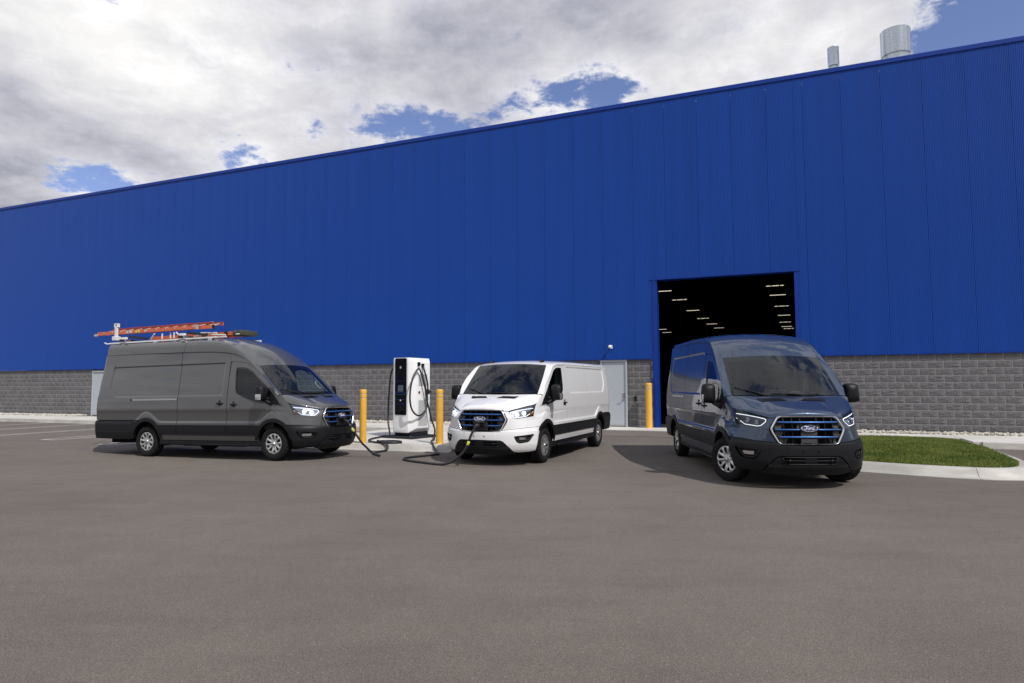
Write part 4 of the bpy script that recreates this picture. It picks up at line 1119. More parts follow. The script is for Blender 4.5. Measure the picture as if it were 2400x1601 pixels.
    bot = bx([(.53, .31)]) + by([(.86, .290), (.70, .285), (.635, .300), (.575, .385), (.47, .492), (.42, .512), (0, .516)])[0:]
    bump = by([(0, .516)])[:0] + [(0.0, .516)] + by([(.42, .512), (.47, .492), (.575, .385), (.635, .300), (.70, .285), (.86, .290)]) + bx([(.53, .31), (.535, .50), (.60, .66), (.668, .755), (.60, .755)]) + by([(.86, .744), (.634, .713), (.455, .697), (.405, .668)]) + [(0.0, .664)]
    fog = rounded(by([(.655, .588), (.935, .622), (.945, .600), (.885, .470), (.745, .445), (.70, .475)])[::-1], .03)
    bo = panel('front_bumper', bp, van, bump, V, holes=[fog], key=('bumper',), center=True, off=off_b, skirt=.03, step=.03, gap=.0012)[0]
    skirt_p = [(0.0, .235)] + by([(.50, .240), (.66, .278), (.62, .300), (.565, .385), (.465, .484), (.42, .505)]) + [(0.0, .510)]
    lowg = rounded([(-.5, .395)] + by([(.34, .395), (.385, .42), (.40, .488)]) + [(-.5, .488)], .02)
    lowg = [(-.001, .395)] + by([(.33, .395), (.375, .415), (.395, .487)]) + [(-.001, .488)]
    off_s = lambda u, z: .020 + .018 * sst((.40 - z) / .03) - .010 * sst((.30 - z) / .06)
    so = panel('bumper_skirt', PLASTIC, van, skirt_p, V, key='skirt', center=True, off=off_s, skirt=.03, step=.03, holes=[lowg] if False else ())[0]
    # lower intake: dark sheet on the uncut skirt paints the opening's shade
    def nose_sheet(y0, y1, z0, z1, off, n=14, m=4): return np.array([[sp(abs(y), z, V, off) * (1, np.sign(y) if y else 1, 1) for y in np.linspace(y0, y1, n)] for z in np.linspace(z0, z1, m)])
    gridmesh('lower_intake', nose_sheet(-.37, .37, .398, .492, .0225, 17), VOID, so, flip=True, key='intake')
    b = MB()
    b.tube([sp(abs(y), .446, V, .030) * (1, np.sign(y) or 1, 1) for y in np.linspace(-.37, .37, 15)], .007, 6)
    for y in (-.30, .30): b.lathe([(0, -.03), (.022, -.028), (.022, .0), (0, .0)], 12, tuple(sp(abs(y), .446, V, .03) * (1, np.sign(y), 1)), 'x')
    for z_, zz_ in ((.397, .38), (.493, .50)): b.tube([sp(abs(y), z_, V, .032) * (1, np.sign(y) or 1, 1) for y in np.linspace(-.39, .39, 15)], .009, 6)
    for s_ in (-1, 1): b.tube([sp(.39, .493, V, .032) * (1, s_, 1), sp(.375, .43, V, .032) * (1, s_, 1), sp(.33, .397, V, .032) * (1, s_, 1)], .008, 6)
    b.build('intake_bar', PLASTIC, so, smooth=True)
    gridmesh('radar_cover', nose_sheet(-.085, .085, .405, .492, .036, 5), PLASTIC, so, flip=True, key='radar')
    for y in (-.11, .11):
        MB().lathe([(0, -.003), (.012, -.003), (.012, .02)], 10, tuple(sp(abs(y), .585, V, .042) * (1, np.sign(y), 1)), 'x').build('bumper_hole', VOID, bo)
    for s_ in (1, -1):
        fp = lambda o: np.array([[sp(y, z0 + (z1 - z0) * t, V, o) for (y, z0, z1) in ((.66, .49, .60), (.72, .452, .606), (.80, .45, .615), (.88, .462, .622), (.94, .59, .624))] for t in np.linspace(0, 1, 5)])
        fo = gridmesh('fog_bezel', fp(-.012), PLASTIC if not bumper_paint else BLACK, bo, flip=True, mirror=s_ < 0, key=('fogb', s_))
        b = MB(); ring = [sp(y, z, V, .022) for y, z in ((.685, .575), (.90, .604), (.905, .585), (.86, .492), (.76, .478), (.715, .505), (.685, .575))]
        if s_ < 0: ring = [p * (1, -1, 1) for p in ring]
        b.tube(spline(ring, 3), .011, 6); b.build('fog_rim', PLASTIC, bo, smooth=True)
        q = np.array([[sp(y, z, V, .012 + .012 * math.sin(math.pi * (y - .75) / .13)) for y in np.linspace(.75, .88, 6)] for z in (.512, .53, .55, .566)])
        lo = gridmesh('fog_lamp', q, CLEAR, van, flip=True, mirror=s_ < 0, key=('fogl', s_))
        q2 = np.array([[sp(y, z, V, -.004 + .010 * ((i + j) % 2)) for i, y in enumerate(np.linspace(.752, .878, 7))] for j, z in enumerate((.514, .53, .55, .564))])
        gridmesh('fog_reflector', q2, CHROME, lo, flip=True, mirror=s_ < 0, key=('fogr', s_))
        # headlamps
        dark = not sun_beam
        hl = panel('headlamp', CLEAR, van, HL[::-1], V, sides=(s_,), key='headlamp', step=.03, off=.002, skirt=0.0)[0]
        panel('lamp_housing', LENSDARK if dark else LENSIN, hl, HL[::-1], V, sides=(s_,), key='lamp_housing', step=.03, off=-.045, skirt=-.042)
        m_ = lambda p: p * (1, s_, 1)
        dl = by([(.578, 1.045), (.588, 1.012), (.655, .953), (.70, .943)]) + by([(.835, .963)]) + bx([(.545, 1.05)]) + by([(.905, 1.118), (.80, 1.105), (.70, 1.085), (.60, 1.058)])
        f_ = lambda U_, Z_: surf(U_, Z_, V)
        pts = []
        for u0, z0 in dl: U_, Z_ = np.array([u0]), np.array([z0]); pts.append(m_((f_(U_, Z_) - .016 * nrm(f_, U_, Z_))[0]))
        b = MB(); b.tube(np.array(resample3(pts[:5], 6)), .0055, 6); b.tube(np.array(resample3(pts[6:] + [pts[0]], 6)), .0055, 6); b.tube(np.array(resample3([pts[4], pts[5]], 5)), .0045, 6); b.build('running_light', DRL, hl, smooth=True)
        b = MB()
        for y, z, r in ((.70, 1.0, .034), (.80, 1.025, .036)):
            p = m_(sp(y, z, V, -.035)); d = m_(np.array([-1.0, .25, 0])); d /= np.linalg.norm(d)
            ring = MB().lathe([(0, .03), (r * .6, .026), (r * .9, .012), (r, 0), (r * 1.25, -.004), (r * 1.3, -.02)], 18, (0, 0, 0), 'x')
            Rm = np.array([[-d[0], -d[1], 0], [d[1], -d[0], 0], [0, 0, 1]]).T
            b.add([p - (np.array(q) * (1, 1, 1)) @ np.array([[d[0], d[1], 0], [-d[1], d[0], 0], [0, 0, 1]]) * (-1, -1, -1) for q in ring.v], ring.f)
        b.build('projector', BEAM if sun_beam else LENSIN, hl, smooth=True)
        dk = np.array([m_(sx(.535, .968, V, -.020)), m_(sp(.868, .958, V, -.020)), m_(sp(.892, 1.06, V, -.020)), m_(sp(.905, 1.15, V, -.020)), m_(sx(.665, 1.20, V, -.020)), m_(sx(.60, 1.08, V, -.020))])
        mk('lamp_end', dk, [(0, 1, 2, 5), (2, 3, 4, 5)] if s_ < 0 else [(5, 2, 1, 0), (5, 4, 3, 2)], LENSDARK, hl)
        am = np.array([m_(sx(.545, .985, V, -.012)), m_(sp(.872, .978, V, -.012)), m_(sp(.885, 1.045, V, -.012)), m_(sx(.585, 1.06, V, -.012))])
        mk('side_marker', am, [(0, 1, 2, 3) if s_ < 0 else (3, 2, 1, 0)], AMBER if paint != 'blue' else LENSDARK, hl)
        # arch trims and wells
        for nm, xc, a, bb in (('front_arch_trim', .98, .505, .55), ('rear_arch_trim', 4.72, .505, .562)):
            f0 = .46 if xc < 2 else .43
            o_ = arc_through(xc, a, bb, f0 if xc < 2 else .43, .43, True, 26); i_ = arc_through(xc, a - .072, bb - .085, .43, f0, False, 26)
            panel('arch_trim', PLASTIC, van, bx(i_ + o_)[::-1] if False else bx(o_[::-1] + i_[::-1]), V, sides=(s_,), key=('trim', xc, L if xc > 2 else 0), step=.035, off=.016, skirt=.07)
            w = MB(); th = np.linspace(.12, math.pi - .12, 22)
            v = [(xc + r * math.cos(t), s_ * y, HUB + r * 1.06 * math.sin(t)) for y in (.45, .995) for t in th for r in (.47,)]
            n_ = len(th); w.add(v, [(i, i + 1, n_ + i + 1, n_ + i) for i in range(n_ - 1)] + [tuple(range(n_))])
            w.build('wheel_well', VOID, van)
        put_wheel(van, AXF, s_, steer); put_wheel(van, AXR, s_)
    # ---------- grille
    full = [(y, z) for y, z in GR_OUT] + [(-y, z) for y, z in GR_OUT[::-1]]
    rp = rounded(full, .05, 5)
    def np_(y, z, o): return sp(abs(y), z, V, o) * (1, -1 if y < 0 else 1, 1)
    cen = np.array([0, .88]); n = None; rings = []
    prof = [(1.0, -.02), (1.0, .004), (.992, .014), (.972, .018), (.955, .014), (.945, .0), (.945, -.06)]
    for (k, o) in prof:
        k2 = 1 - (1 - k) * np.array([1.05, 1.30]); rings.append([np_(*(cen + (p - cen) * k2), o + .004) for p in rp])
    n = len(rp); v = [p for r in rings for p in r]
    gr = empty('grille', (0, 0, 0), 0, van)
    MB().add(v, [(i * n + (k + 1) % n, i * n + k, (i + 1) * n + k, (i + 1) * n + (k + 1) % n) for i in range(len(prof) - 1) for k in range(n)]).build('grille_frame', CHROME, gr, sharp=50)
    back = [np_(*(cen + (p - cen) * (.95, .94)), -.055) for p in rp]
    mk('grille_backing', [np_(0, .88, -.055)] + back, [(0, 1 + (i + 1) % n, 1 + i) for i in range(n)], VOID, gr)
    hw = lambda z: float(np.interp(z, [.68, .70, .89, .91, 1.07, 1.085], [.39, .425, .525, .525, .43, .40])) - .02
    def rib(z, y0, y1, hh, o0, o1, name, m):
        ys = np.linspace(y0, y1, 13); P = np.array([[np_(y, z + dz, o) for y in ys] for dz, o in ((-hh, o0), (-hh, o1), (hh, o1 + .003), (hh, o0))])
        gridmesh(name, P, m, gr, flip=False); return P
    cut = .135 if True else 0
    GREYRIB = mat('grey grille rib', (0.040, 0.041, 0.045), 0.6)
    for k, z in enumerate((1.000, .890, .782)):
        w = hw(z)
        spans = [(-w, w)] if k == 0 else ([(-w, -.125), (.125, w)] if k == 1 else ([(-w, w)] if not plug else [(-w, -.16), (.15, w)]))
        for a, c in spans:
            rib(z, a, c, .017, -.05, -.004, 'grille_slat', PLASTIC)
            ins = .03
            P = np.array([[np_(y, z + .006 + dz, o) for y in np.linspace(a + (ins if a < -.2 else .004), c - (ins if c > .2 else .004), 13)] for dz, o in ((-.0085, -.006), (-.0085, .003), (.0085, .004), (.0085, -.006))])
            gridmesh('accent_strip', P, GBLUE, gr)
    for z0, z1 in ((1.022, 1.062), (.910, .980), (.802, .870), (.70, .762)):
        for y in (-.36, -.24, -.12, .12, .24, .36):
            if abs(y) > hw((z0 + z1) / 2) - .02: continue
            q = MB(); p0, p1 = np_(y, z0, -.03), np_(y, z1, -.03); q.obox((p0 + p1) / 2, (1, 0, 0), (0, 1, 0), p1 - p0, .022, .0035, (z1 - z0) / 2 + .01); q.build('grille_rib', PLASTIC, gr)
        if z0 < 1.0:
            for s_ in (1, -1):
                zm = (z0 + z1) / 2; w = hw(zm); pq = [np_(s_ * y, z, -.036) for y, z in ((w - .085, z0), (w - .004, z0 + .0), (w + .004, z1), (w - .12, z1))]
                mk('grille_blank', pq, [(0, 1, 2, 3) if s_ < 0 else (3, 2, 1, 0)], GREYRIB, gr)
    for a, c in ((-.135, .135),):
        for z0, z1 in ((.91, .98),): gridmesh('grille_blank', np.array([[np_(y, z, -.034) for y in np.linspace(a - .03, c + .03, 6)] for z in (z0, z1)]), GREYRIB, gr, flip=True)
    if not plug:
        fl = np.array([[np_(y, z, -.010) for y in np.linspace(-.115, .115, 6)] for z in (.70, .768)]); gridmesh('charge_flap', fl, GREYRIB, gr, flip=True)
        fl = np.array([[np_(y, z, -.010) for y in np.linspace(-.115, .115, 6)] for z in (.802, .865)]); gridmesh('charge_flap', fl, GREYRIB, gr, flip=True)
    else:
        b = MB(); c_ = np_(0.0, .785, -.02)
        b.box(c_[0] - .012, c_[0] + .03, -.155, .145, .700, .860, .008); b.lathe([(.055, -.03), (.055, 0), (.045, .0), (.045, .02), (0, .02)], 18, (c_[0] - .012, -.005, .79), 'x')
        b.lathe([(.03, -.02), (.03, 0), (0, .005)], 14, (c_[0] - .012, -.10, .76), 'x'); b.lathe([(.018, -.03), (.012, -.012), (0, -.012)], 12, (c_[0] - .005, .105, .745), 'x')
        b.obox((c_[0] - .035, .0, .86), (1, 0, .3), (0, 1, 0), (0, 0, 1), .035, .13, .006)
        b.build('charge_port', BLACK, van, sharp=40)
    bc = np_(0, .916, .006); badge(van, bc + (-.004, 0, 0), (-1, 0, .10), (0, 0, 1), .118)
    bb_ = MB().lathe([(.0, -.001), (.150, -.001), (.150, .05), (0, .05)], 28, (0, 0, 0), 'x'); MB().add([(bc[0] + .002 + p[0], p[1] * .92, bc[2] - .004 + p[2] * .42) for p in bb_.v], bb_.f).build('badge_mount', GLOSSBLACK, gr)
    # ---------- sides
    xw = lambda pts: [(x, (1.9 + (z - 1.9) * .50) if (low and z > 1.9) else z) for x, z in pts]
    arcb = arc_through(.98, .49, .535, .52, .842, False)            # from the rear side up... rear -> crown
    rearside = [(x, z) for x, z in ell(.98, .49, .535, np.linspace(math.asin((.52 - HUB) / .535), math.asin((.842 - HUB) / .535), 8))]
    Eup = [(.93, 1.37), (1.05, 1.55), (1.25, roof['E'][2][1]), (1.50, roof['E'][3][1])]
    if low: frame = [(1.66, 1.962), (1.84, 1.992), (2.05, 2.0), (2.20, 2.0), (2.262, 1.985)]
    else: frame = [(1.69, 2.035), (1.86, 2.098), (2.05, 2.126), (2.20, dt), (2.264, 2.112)]
    doorp = [(2.275, .52), (2.275, 1.2), (2.272, 1.8)] + frame[::-1] + Eup[::-1] + [(.87, 1.28), (.80, 1.157), (1.085, 1.150), (1.10, 1.0)] + rearside[::-1]
    dlo = xw([(.865, 1.185), (1.12, 1.188), (1.35, 1.207), (1.561, 1.247), (1.8, 1.327), (1.98, 1.40), (2.045, 1.45), (2.07, 1.53), (2.108, 1.9), (2.105, 1.975), (2.075, 2.005), (1.9, 2.003), (1.76, 1.972), (1.6, 1.885), (1.3, 1.655), (1.06, 1.438), (.93, 1.29)])
    dkey = ('door', low)
    doors = panel('front_door', pm, van, bx(doorp), V, holes=[np.array(bx(dlo))], key=dkey, step=.04, skirt=.02, extra=np.array(bx(crease_lines(.9, 2.3))))
    dpar = {1: doors[0], -1: doors[1]}
    g_in = inset(np.array(bx(dlo)), .026)
    for s_ in (1, -1):
        kq = ('seal', low, s_)
        panel('window_seal', GLOSSBLACK, dpar[s_], inset(np.array(bx(dlo)), -.003), V, holes=[g_in], sides=(s_,), key=kq, gap=0, off=-.004, step=.04, skirt=.02)
        panel('side_window', SIDEGLASS, dpar[s_], inset(np.array(bx(dlo)), .012), V, sides=(s_,), key=('sglass', low, s_), gap=0, off=-.016, step=.06, skirt=0)
        panel('mirror_sail', PLASTIC, van, bx([(.83, 1.168), (1.17, 1.186), (1.13, 1.29), (1.055, 1.44), (.93, 1.30)]), V, sides=(s_,), key=('sail', s_), off=.004, gap=0)
        panel('quarter_light_bar', BLACK, dpar[s_], bx([(1.205, 1.188), (1.235, 1.19), (1.235, 1.60), (1.205, 1.575)]), V, sides=(s_,), key=('qbar', s_), off=-.008, gap=0)
        # mirror
        m3 = lambda x, y, z: (x, s_ * y, z)
        bm = bmesh.new(); ring = []
        secs = [(1.252, 1.05, 1.278, 1.262, 1.57), (1.20, 1.035, 1.30, 1.25, 1.582), (1.13, 1.045, 1.295, 1.262, 1.572), (1.095, 1.07, 1.27, 1.29, 1.545), (1.08, 1.12, 1.22, 1.35, 1.48)]
        for (x, y0, y1, z0, z1) in secs:
            r_ = rounded([(y0 + .012, z0), (y1 - .0, z0 + .02), (y1 - .035, z1), (y0 + .02, z1 - .0)], .055, 5); ring.append([bm.verts.new(m3(x, a, c)) for a, c in r_])
        k_ = len(ring[0])
        for i in range(len(ring) - 1):
            for j in range(k_):
                q = [ring[i][j], ring[i][(j + 1) % k_], ring[i + 1][(j + 1) % k_], ring[i + 1][j]]; bm.faces.new(q if s_ > 0 else q[::-1])
        bm.faces.new(ring[-1] if s_ > 0 else ring[-1][::-1]); bm.faces.new(ring[0][::-1] if s_ > 0 else ring[0])
        bmesh.ops.recalc_face_normals(bm, faces=bm.faces)
        me = bpy.data.meshes.new('wing_mirror'); bm.to_mesh(me); bm.free(); me.shade_smooth(); me.set_sharp_from_angle(angle=math.radians(38))
        mo = link('wing_mirror', me, PLASTIC, van)
        b = MB(); b.tube([m3(1.06, .985, 1.20), m3(1.09, 1.03, 1.225), m3(1.15, 1.09, 1.275)], [.045, .035, .04], 10); b.tube([m3(1.12, .985, 1.30), m3(1.14, 1.05, 1.315)], [.03, .03], 8); b.build('mirror_arm', PLASTIC, mo, smooth=True)
        b = MB(); b.lathe([(0, 0)], 3) if False else None
        q = np.array([[m3(x, y, z) for x, y in ((1.225, 1.291), (1.19, 1.297), (1.15, 1.294), (1.115, 1.280), (1.10, 1.266))] for z in (1.285, 1.33, 1.38, 1.405)]) ; q[-1, :, 1] -= s_ * .006; q[:, :, 0] -= .004
        gridmesh('mirror_indicator', q, mat('clear indicator', (0.42, 0.42, 0.43), 0.10, 0.7, coat=1.0), mo, flip=s_ > 0)
        mk('mirror_glass', [m3(1.256, 1.07, 1.28), m3(1.256, 1.265, 1.295), m3(1.256, 1.235, 1.56), m3(1.256, 1.075, 1.56)], [(0, 1, 2, 3) if s_ > 0 else (3, 2, 1, 0)], CHROME, mo)
        # side panels
        od = [(1.50, roof['E'][3][1] - .002)] + frame[:-1] + [(2.285, frame[-2][1])] + [(2.285, float(np.interp(2.285, [p[0] for p in roof['E']], [p[1] for p in roof['E']])))]
        od += [(x, z) for x, z in roof['E'][::-1] if 1.5 < x < 2.28]
        panel('door_header', pm, van, bx(od), V, sides=(s_,), key=('header', id(roof)), step=.04)
        ez = lambda x: float(np.interp(x, [p[0] for p in Ee], [p[1] for p in Ee])) - .004
        sl = [(2.285, .52), (3.755, .52)] + [(3.755, ez(3.755))] + [(x, ez(x)) for x in (3.3, 2.9, 2.65, 2.45)] + [(2.285, ez(2.285))]
        rec_lines = []
        for d_ in (-.046, -.034, -.024, -.014, -.004, .008):
            rec_lines += [(x, z) for z in (V['rec_bot'] - d_, V['rec_top'] + d_) for x in np.arange(2.46, L - .62, .03)] + [(2.42 - d_, z) for z in np.arange(1.42, 2.1, .03)] + [(xe(z) - .42 + d_, z) for z in np.arange(1.68, V['rec_top'] - .02, .02)]
            rec_lines += [(L - .42 - .95 * (1.66 - z) + d_ * 1.38, z) for z in np.arange(1.40, 1.66, .014)]
        ex = np.array(bx(rec_lines + crease_lines(1.4, L - .05)))
        sname = 'sliding_door' if s_ > 0 else 'side_panel'
        so_ = panel(sname, pm, van, bx(sl), V, sides=(s_,), key=('slide', id(roof), L), step=.045, extra=ex)[0]
        arcR = arc_through(4.72, .49, .545, .52, .855, False)[::-1]
        arcR = ell(4.72, .49, .545, np.linspace(math.pi - math.asin((.52 - HUB) / .545), math.asin((.855 - HUB) / .545), 22))
        qp = [(3.765, .52)] + arcR + [(xe(.855) - .001, .855), (xe(1.2) - .001, 1.2), (xe(1.45) - .001, 1.45), (xe(1.8) - .001, 1.8), (xe(2.0) - .001, 2.0)] + [(Ee[-1][0], Ee[-1][1] - .004), (4.5, ez(4.5)), (3.765, ez(3.765))]
        panel('rear_quarter', pm, van, bx(qp), V, sides=(s_,), key=('quarter', id(roof), L), step=.045, extra=ex)
        for nm, a0, a1, par in (('side_moulding', 1.42, 2.2745, dpar[s_]), ('side_moulding', 2.2855, 3.7545, so_), ('side_moulding', 3.766, 4.27, van)):
            pl = [(a0, .532), (a1, .532), (a1, .748), (a0, .748)]
            if a0 < 1.5: pl = [(1.405, .532), (a1, .532), (a1, .748), (1.27, .748)]
            if a1 > 4: pl = [(a0, .532), (4.28, .532), (4.37, .748), (a0, .748)]
            panel(nm, PLASTIC, par, bx(pl), V, sides=(s_,), key=('mould', a0), step=.05, off=.010)
        panel('sill', pm, van, bx([(1.40, .405), (4.30, .405), (4.30, .517), (1.40, .517)]), V, sides=(s_,), key='sill', step=.06)
        rq = [(5.16, .43), (5.3, .405), (xe(.5) - .001, .42), (xe(.85) - .001, .848)] + ell(4.72, .49, .545, np.linspace(math.asin((.848 - HUB) / .545), math.asin((.43 - HUB) / .545), 10))
        rqo = panel('rear_moulding', PLASTIC, van, bx(rq), V, sides=(s_,), key=('rq', L), step=.045, off=.014, skirt=.03)[0]
        b = MB(); yb = lambda x: s_ * (float(Yside(x, .58, V)) + .015); b.tube([(x, yb(x), .585) for x in np.linspace(5.25, L - .15, 8)], .0035, 4)
        b.build('moulding_line', BLACK, rqo)
        # door furniture
        for x_, z_, par in ((2.085, 1.188, dpar[s_]), (2.485, 1.216, so_)):
            if x_ > 2.3 and s_ < 0: continue
            y_ = float(Yside(x_, z_, V))
            dish = MB(); dish.add([(x_ + .058 * math.cos(t), s_ * (y_ + .0025), z_ - .012 + .042 * math.sin(t)) for t in np.linspace(0, 2 * math.pi, 22, endpoint=False)], [tuple(range(22)) if s_ < 0 else tuple(range(21, -1, -1))])
            dish.build('handle_recess', BLACK, par)
            h = MB().tube([(x_ - .085, s_ * (y_ + .008), z_ + .004), (x_ - .06, s_ * (y_ + .028), z_ + .004), (x_, s_ * (y_ + .034), z_ + .002), (x_ + .06, s_ * (y_ + .028), z_ + .004), (x_ + .085, s_ * (y_ + .008), z_ + .004)], [.014, .018, .018, .018, .013], 8)
            h.build('handle', PLASTIC, par, smooth=True)
            MB().lathe([(0, .012), (.02, .010), (.024, 0)], 14, (x_ + .006, s_ * (y_ + .002), z_ + .052), 'y').build('door_lock', BLACK, par) if s_ > 0 else MB().lathe([(0, -.012), (.02, -.010), (.024, 0)], 14, (x_ + .006, s_ * (y_ + .002), z_ + .052), 'y').build('door_lock', BLACK, par)
        if s_ > 0:
            x0, x1 = 3.785, (5.22 if L > 6.2 else 5.06)
            b = MB()
            for (z0, z1, o0, o1) in ((1.338, 1.346, .0, .012), (1.306, 1.314, .0, .012)): b.box(x0, x1, float(Yside(4.4, 1.32, V)) - .002 + o0, float(Yside(4.4, 1.32, V)) + o1, z0, z1, .003)
            b.box(x0, x1, float(Yside(4.4, 1.32, V)) - .004, float(Yside(4.4, 1.32, V)) + .0035, 1.314, 1.338); ro = b.build('door_track', SATIN, van)
            MB().box(x1 - .002, x1 + .05, float(Yside(4.4, 1.32, V)) - .004, float(Yside(4.4, 1.32, V)) + .011, 1.300, 1.350, .004).build('track_end', BLACK, ro)
        # tail lamp at the rear corner
        tl = np.array([[(xe(z) + dx, s_ * (yy), z) for dx, yy in ((-.055, float(Yside(xe(z) - .055, z, V)) + .006), (-.02, float(Yside(xe(z) - .02, z, V)) + .010), (.006, float(Yside(xe(z) - .004, z, V)) - .01), (.012, float(Yside(xe(z) - .004, z, V)) - .07))] for z in np.linspace(.86, 1.43, 8)])
        gridmesh('tail_lamp', tl, REDLAMP, van, flip=s_ < 0)
    MB().box(1.30, 4.35, -.975, .975, .29, .408, .03).build('rocker', PLASTIC, van)
    st = MB(); st.box(1.62, 3.25, .93, 1.035, .300, .335, .012); st.box(1.62, 3.25, -1.035, -.93, .300, .335, .012); st.build('side_step', PLASTIC, van)
    ub = MB(); ub.box(.30, L - .25, -.72, .72, .30, .52, .02); ub.box(.55, 1.45, -.80, .80, .24, .30); ub.box(4.5, 5.05, -.70, .70, .24, .36, .03); ub.box(2.2, 4.1, -.55, .55, .235, .30, .02)
    ub.build('underbody', VOID, van)
    # ---------- rear
    zs = np.linspace(.50, Ee[-1][1], 16); P = []
    for z in zs:
        yy = float(Yside(xe(z) - .0015, z, V)); P.append([(xe(z) + .006 * (1 - (y / yy) ** 4) - (.0 if abs(y) < yy else .0), y, z) for y in np.linspace(-yy, yy, 14)])
    ro = gridmesh('rear_doors', np.array(P), pm, van, flip=True)
    top = np.array([np.array([P[-1][0]] * 26)]); edge = np.concatenate([SP[-1][::-1] * (1, -1, 1), (gr_row := np.concatenate([(np.array([ra2[-1] + 0] * 1)), []]).reshape(-1, 3)) if False else np.zeros((0, 3))])
    rr = np.concatenate([(SP[-1] * (1, -1, 1))[::-1], np.array([(P_ * (1, -1, 1)) for P_ in ()]).reshape(-1, 3)])
    last = [tuple(p) for p in (SP[-1] * (1, -1, 1))[::-1]] + [(q[0], -q[1], q[2]) for q in globals_last(ra2, rc2)][::-1] + [tuple(q) for q in globals_last(ra2, rc2)][1:] + [tuple(p) for p in SP[-1]]
    bm_ = [np.mean(np.array(last), 0)] + last; nn_ = len(last)
    mk('roof_end', bm_, [(0, 1 + i, 2 + i) for i in range(nn_ - 1)] + [(0, nn_, 1)], pm, van)
    MB().box(L - .06, L + .055, -.93, .93, .42, .80, .04).build('rear_bumper', PLASTIC, van, sharp=40)
    # ---------- cab interior
    cab = empty('cab_interior', (0, 0, 0), 0, van)
    dash = np.array([[(x, y, z - .03 * abs(y)) for y in np.linspace(-.90, .90, 9)] for x, z in ((.86, 1.35), (1.05, 1.37), (1.28, 1.36), (1.36, 1.30), (1.38, 1.0), (1.30, .7))])
    gridmesh('dashboard', dash, CABIN, cab, key='dash')
    MB().box(1.24, 1.27, -.16, .13, 1.345, 1.47, .01).build('centre_screen', GLOSSBLACK, cab)
    b = MB(); c = np.array([1.50, -.44, 1.33]); ax = np.array([-.55, 0, .83]); e1 = np.array([0, 1.0, 0]); e2 = np.cross(ax, e1)
    b.tube([c + .19 * (math.cos(t) * e1 + math.sin(t) * e2) for t in np.linspace(0, 2 * math.pi, 28)], .016, 7, cap=False); b.tube([c - .19 * e1, c + .19 * e1], .02, 6); b.tube([c, c - ax * .25 + (0, 0, 0)], .03, 6)
    b.build('steering_wheel', BLACK, cab, smooth=True)
    for y in (-.46, .12, .52):
        b = MB(); b.box(1.62, 2.12, y - .23, y + .23, .80, .98, .06); b.obox((2.17, y, 1.30), (1, 0, .16), (0, 1, 0), (-.16, 0, 1), .065, .22, .36); b.obox((2.24, y, 1.76), (1, 0, .1), (0, 1, 0), (-.1, 0, 1), .05, .13, .10)
        b.build('seat', SEATM, cab)
    zt = dt + .05 if not low else 2.0
    mk('bulkhead', [(2.46, -.93, .6), (2.46, .93, .6), (2.46, .86, zt), (2.46, -.86, zt)], [(0, 1, 2, 3)], CABIN, cab)
    mk('cab_floor', [(.9, -.93, .62), (2.46, -.93, .62), (2.46, .93, .62), (.9, .93, .62)], [(0, 1, 2, 3)], CABIN, cab)
    hp = np.array([[(x, y, z) for y in np.linspace(-.80, .80, 7)] for x, z in ((Cc[3][0] + .02, Cc[3][2] - .02), (1.9, zt + .02), (2.46, zt + .03))]); gridmesh('headlining', hp, TRIMGREY, cab)
    for s_ in (1, -1):
        q = SP[:17].copy(); q = q[:, ::2] + np.array([.045, 0, -.03]); q[..., 1] -= .035
        gridmesh('pillar_trim', q, TRIMGREY, cab, mirror=s_ < 0)
        mk('door_trim', [(1.05, s_ * .93, .65), (2.26, s_ * .94, .65), (2.26, s_ * .93, 1.40), (2.05, s_ * .93, 1.40), (1.55, s_ * .935, 1.22), (1.05, s_ * .92, 1.15)], [tuple(range(6))], CABIN, cab)
        MB().box(2.14, 2.30, s_ * .82 - .05, s_ * .82 + .05, 1.3, zt - .02).build('pillar_trim', TRIMGREY if s_ < 0 else CABIN, cab)
        b = MB().tube([(1.17, s_ * .80, 1.52), (1.22, s_ * .76, 1.53), (1.33, s_ * .755, 1.64), (1.34, s_ * .79, 1.68)], .013, 7); b.build('grab_handle', TRIMGREY, cab, smooth=True)
    MB().box(1.52, 1.60, -.13, .13, 1.80, 1.88, .02).build('rear_view_mirror', BLACK, cab)
    # added dark shell blocks light and keeps the load bay dark behind the shut lines
    b = MB()
    yi = .90
    b.add([(2.47, -yi, .45), (L - .12, -yi, .45), (L - .2, -.86, zt - .05), (2.47, -.86, zt - .05), (2.47, yi, .45), (L - .12, yi, .45), (L - .2, .86, zt - .05), (2.47, .86, zt - .05)], [(0, 1, 2, 3), (7, 6, 5, 4), (3, 2, 6, 7), (0, 4, 5, 1), (1, 5, 6, 2)])
    b.build('bay_light_block', VOID, van)
    nb = MB().box(.40, .92, -.60, .60, .45, 1.05, .05); nb.build('front_compartment', VOID, van)
    # wipers
    def wsp(h, y, o):
        # y measured across the glass
        vv_ = abs(y) / .83; return ws(h, min(vv_, 1), o) * (1, -1 if y < 0 else 1, 1)
    b = MB(); b.tube([wsp(h, y, .022) for h, y in ((-.005, .30), (.03, .42), (.13, .62))], .009, 6); b.tube([wsp(h, y, .016) for h, y in ((.0, .36), (.10, .58), (.20, .775))], .006, 5)
    b.tube([wsp(h, y, .022) for h, y in ((-.01, -.40), (.012, -.2), (.018, .0))], .009, 6); b.tube([wsp(h, y, .016) for h, y in ((.025, -.50), (.028, -.1), (.03, .25))], .006, 5)
    b.build('wiper', BLACK, van, smooth=True)
    if 'antenna' in extras:
        MB().tube([(.905, .838, 1.40), (.907, .836, 1.45)], .010, 6).tube([(.905, .838, 1.40), (1.0, .80, 1.80), (1.10, .775, 2.16)], .0035, 5).build('antenna', BLACK, van)
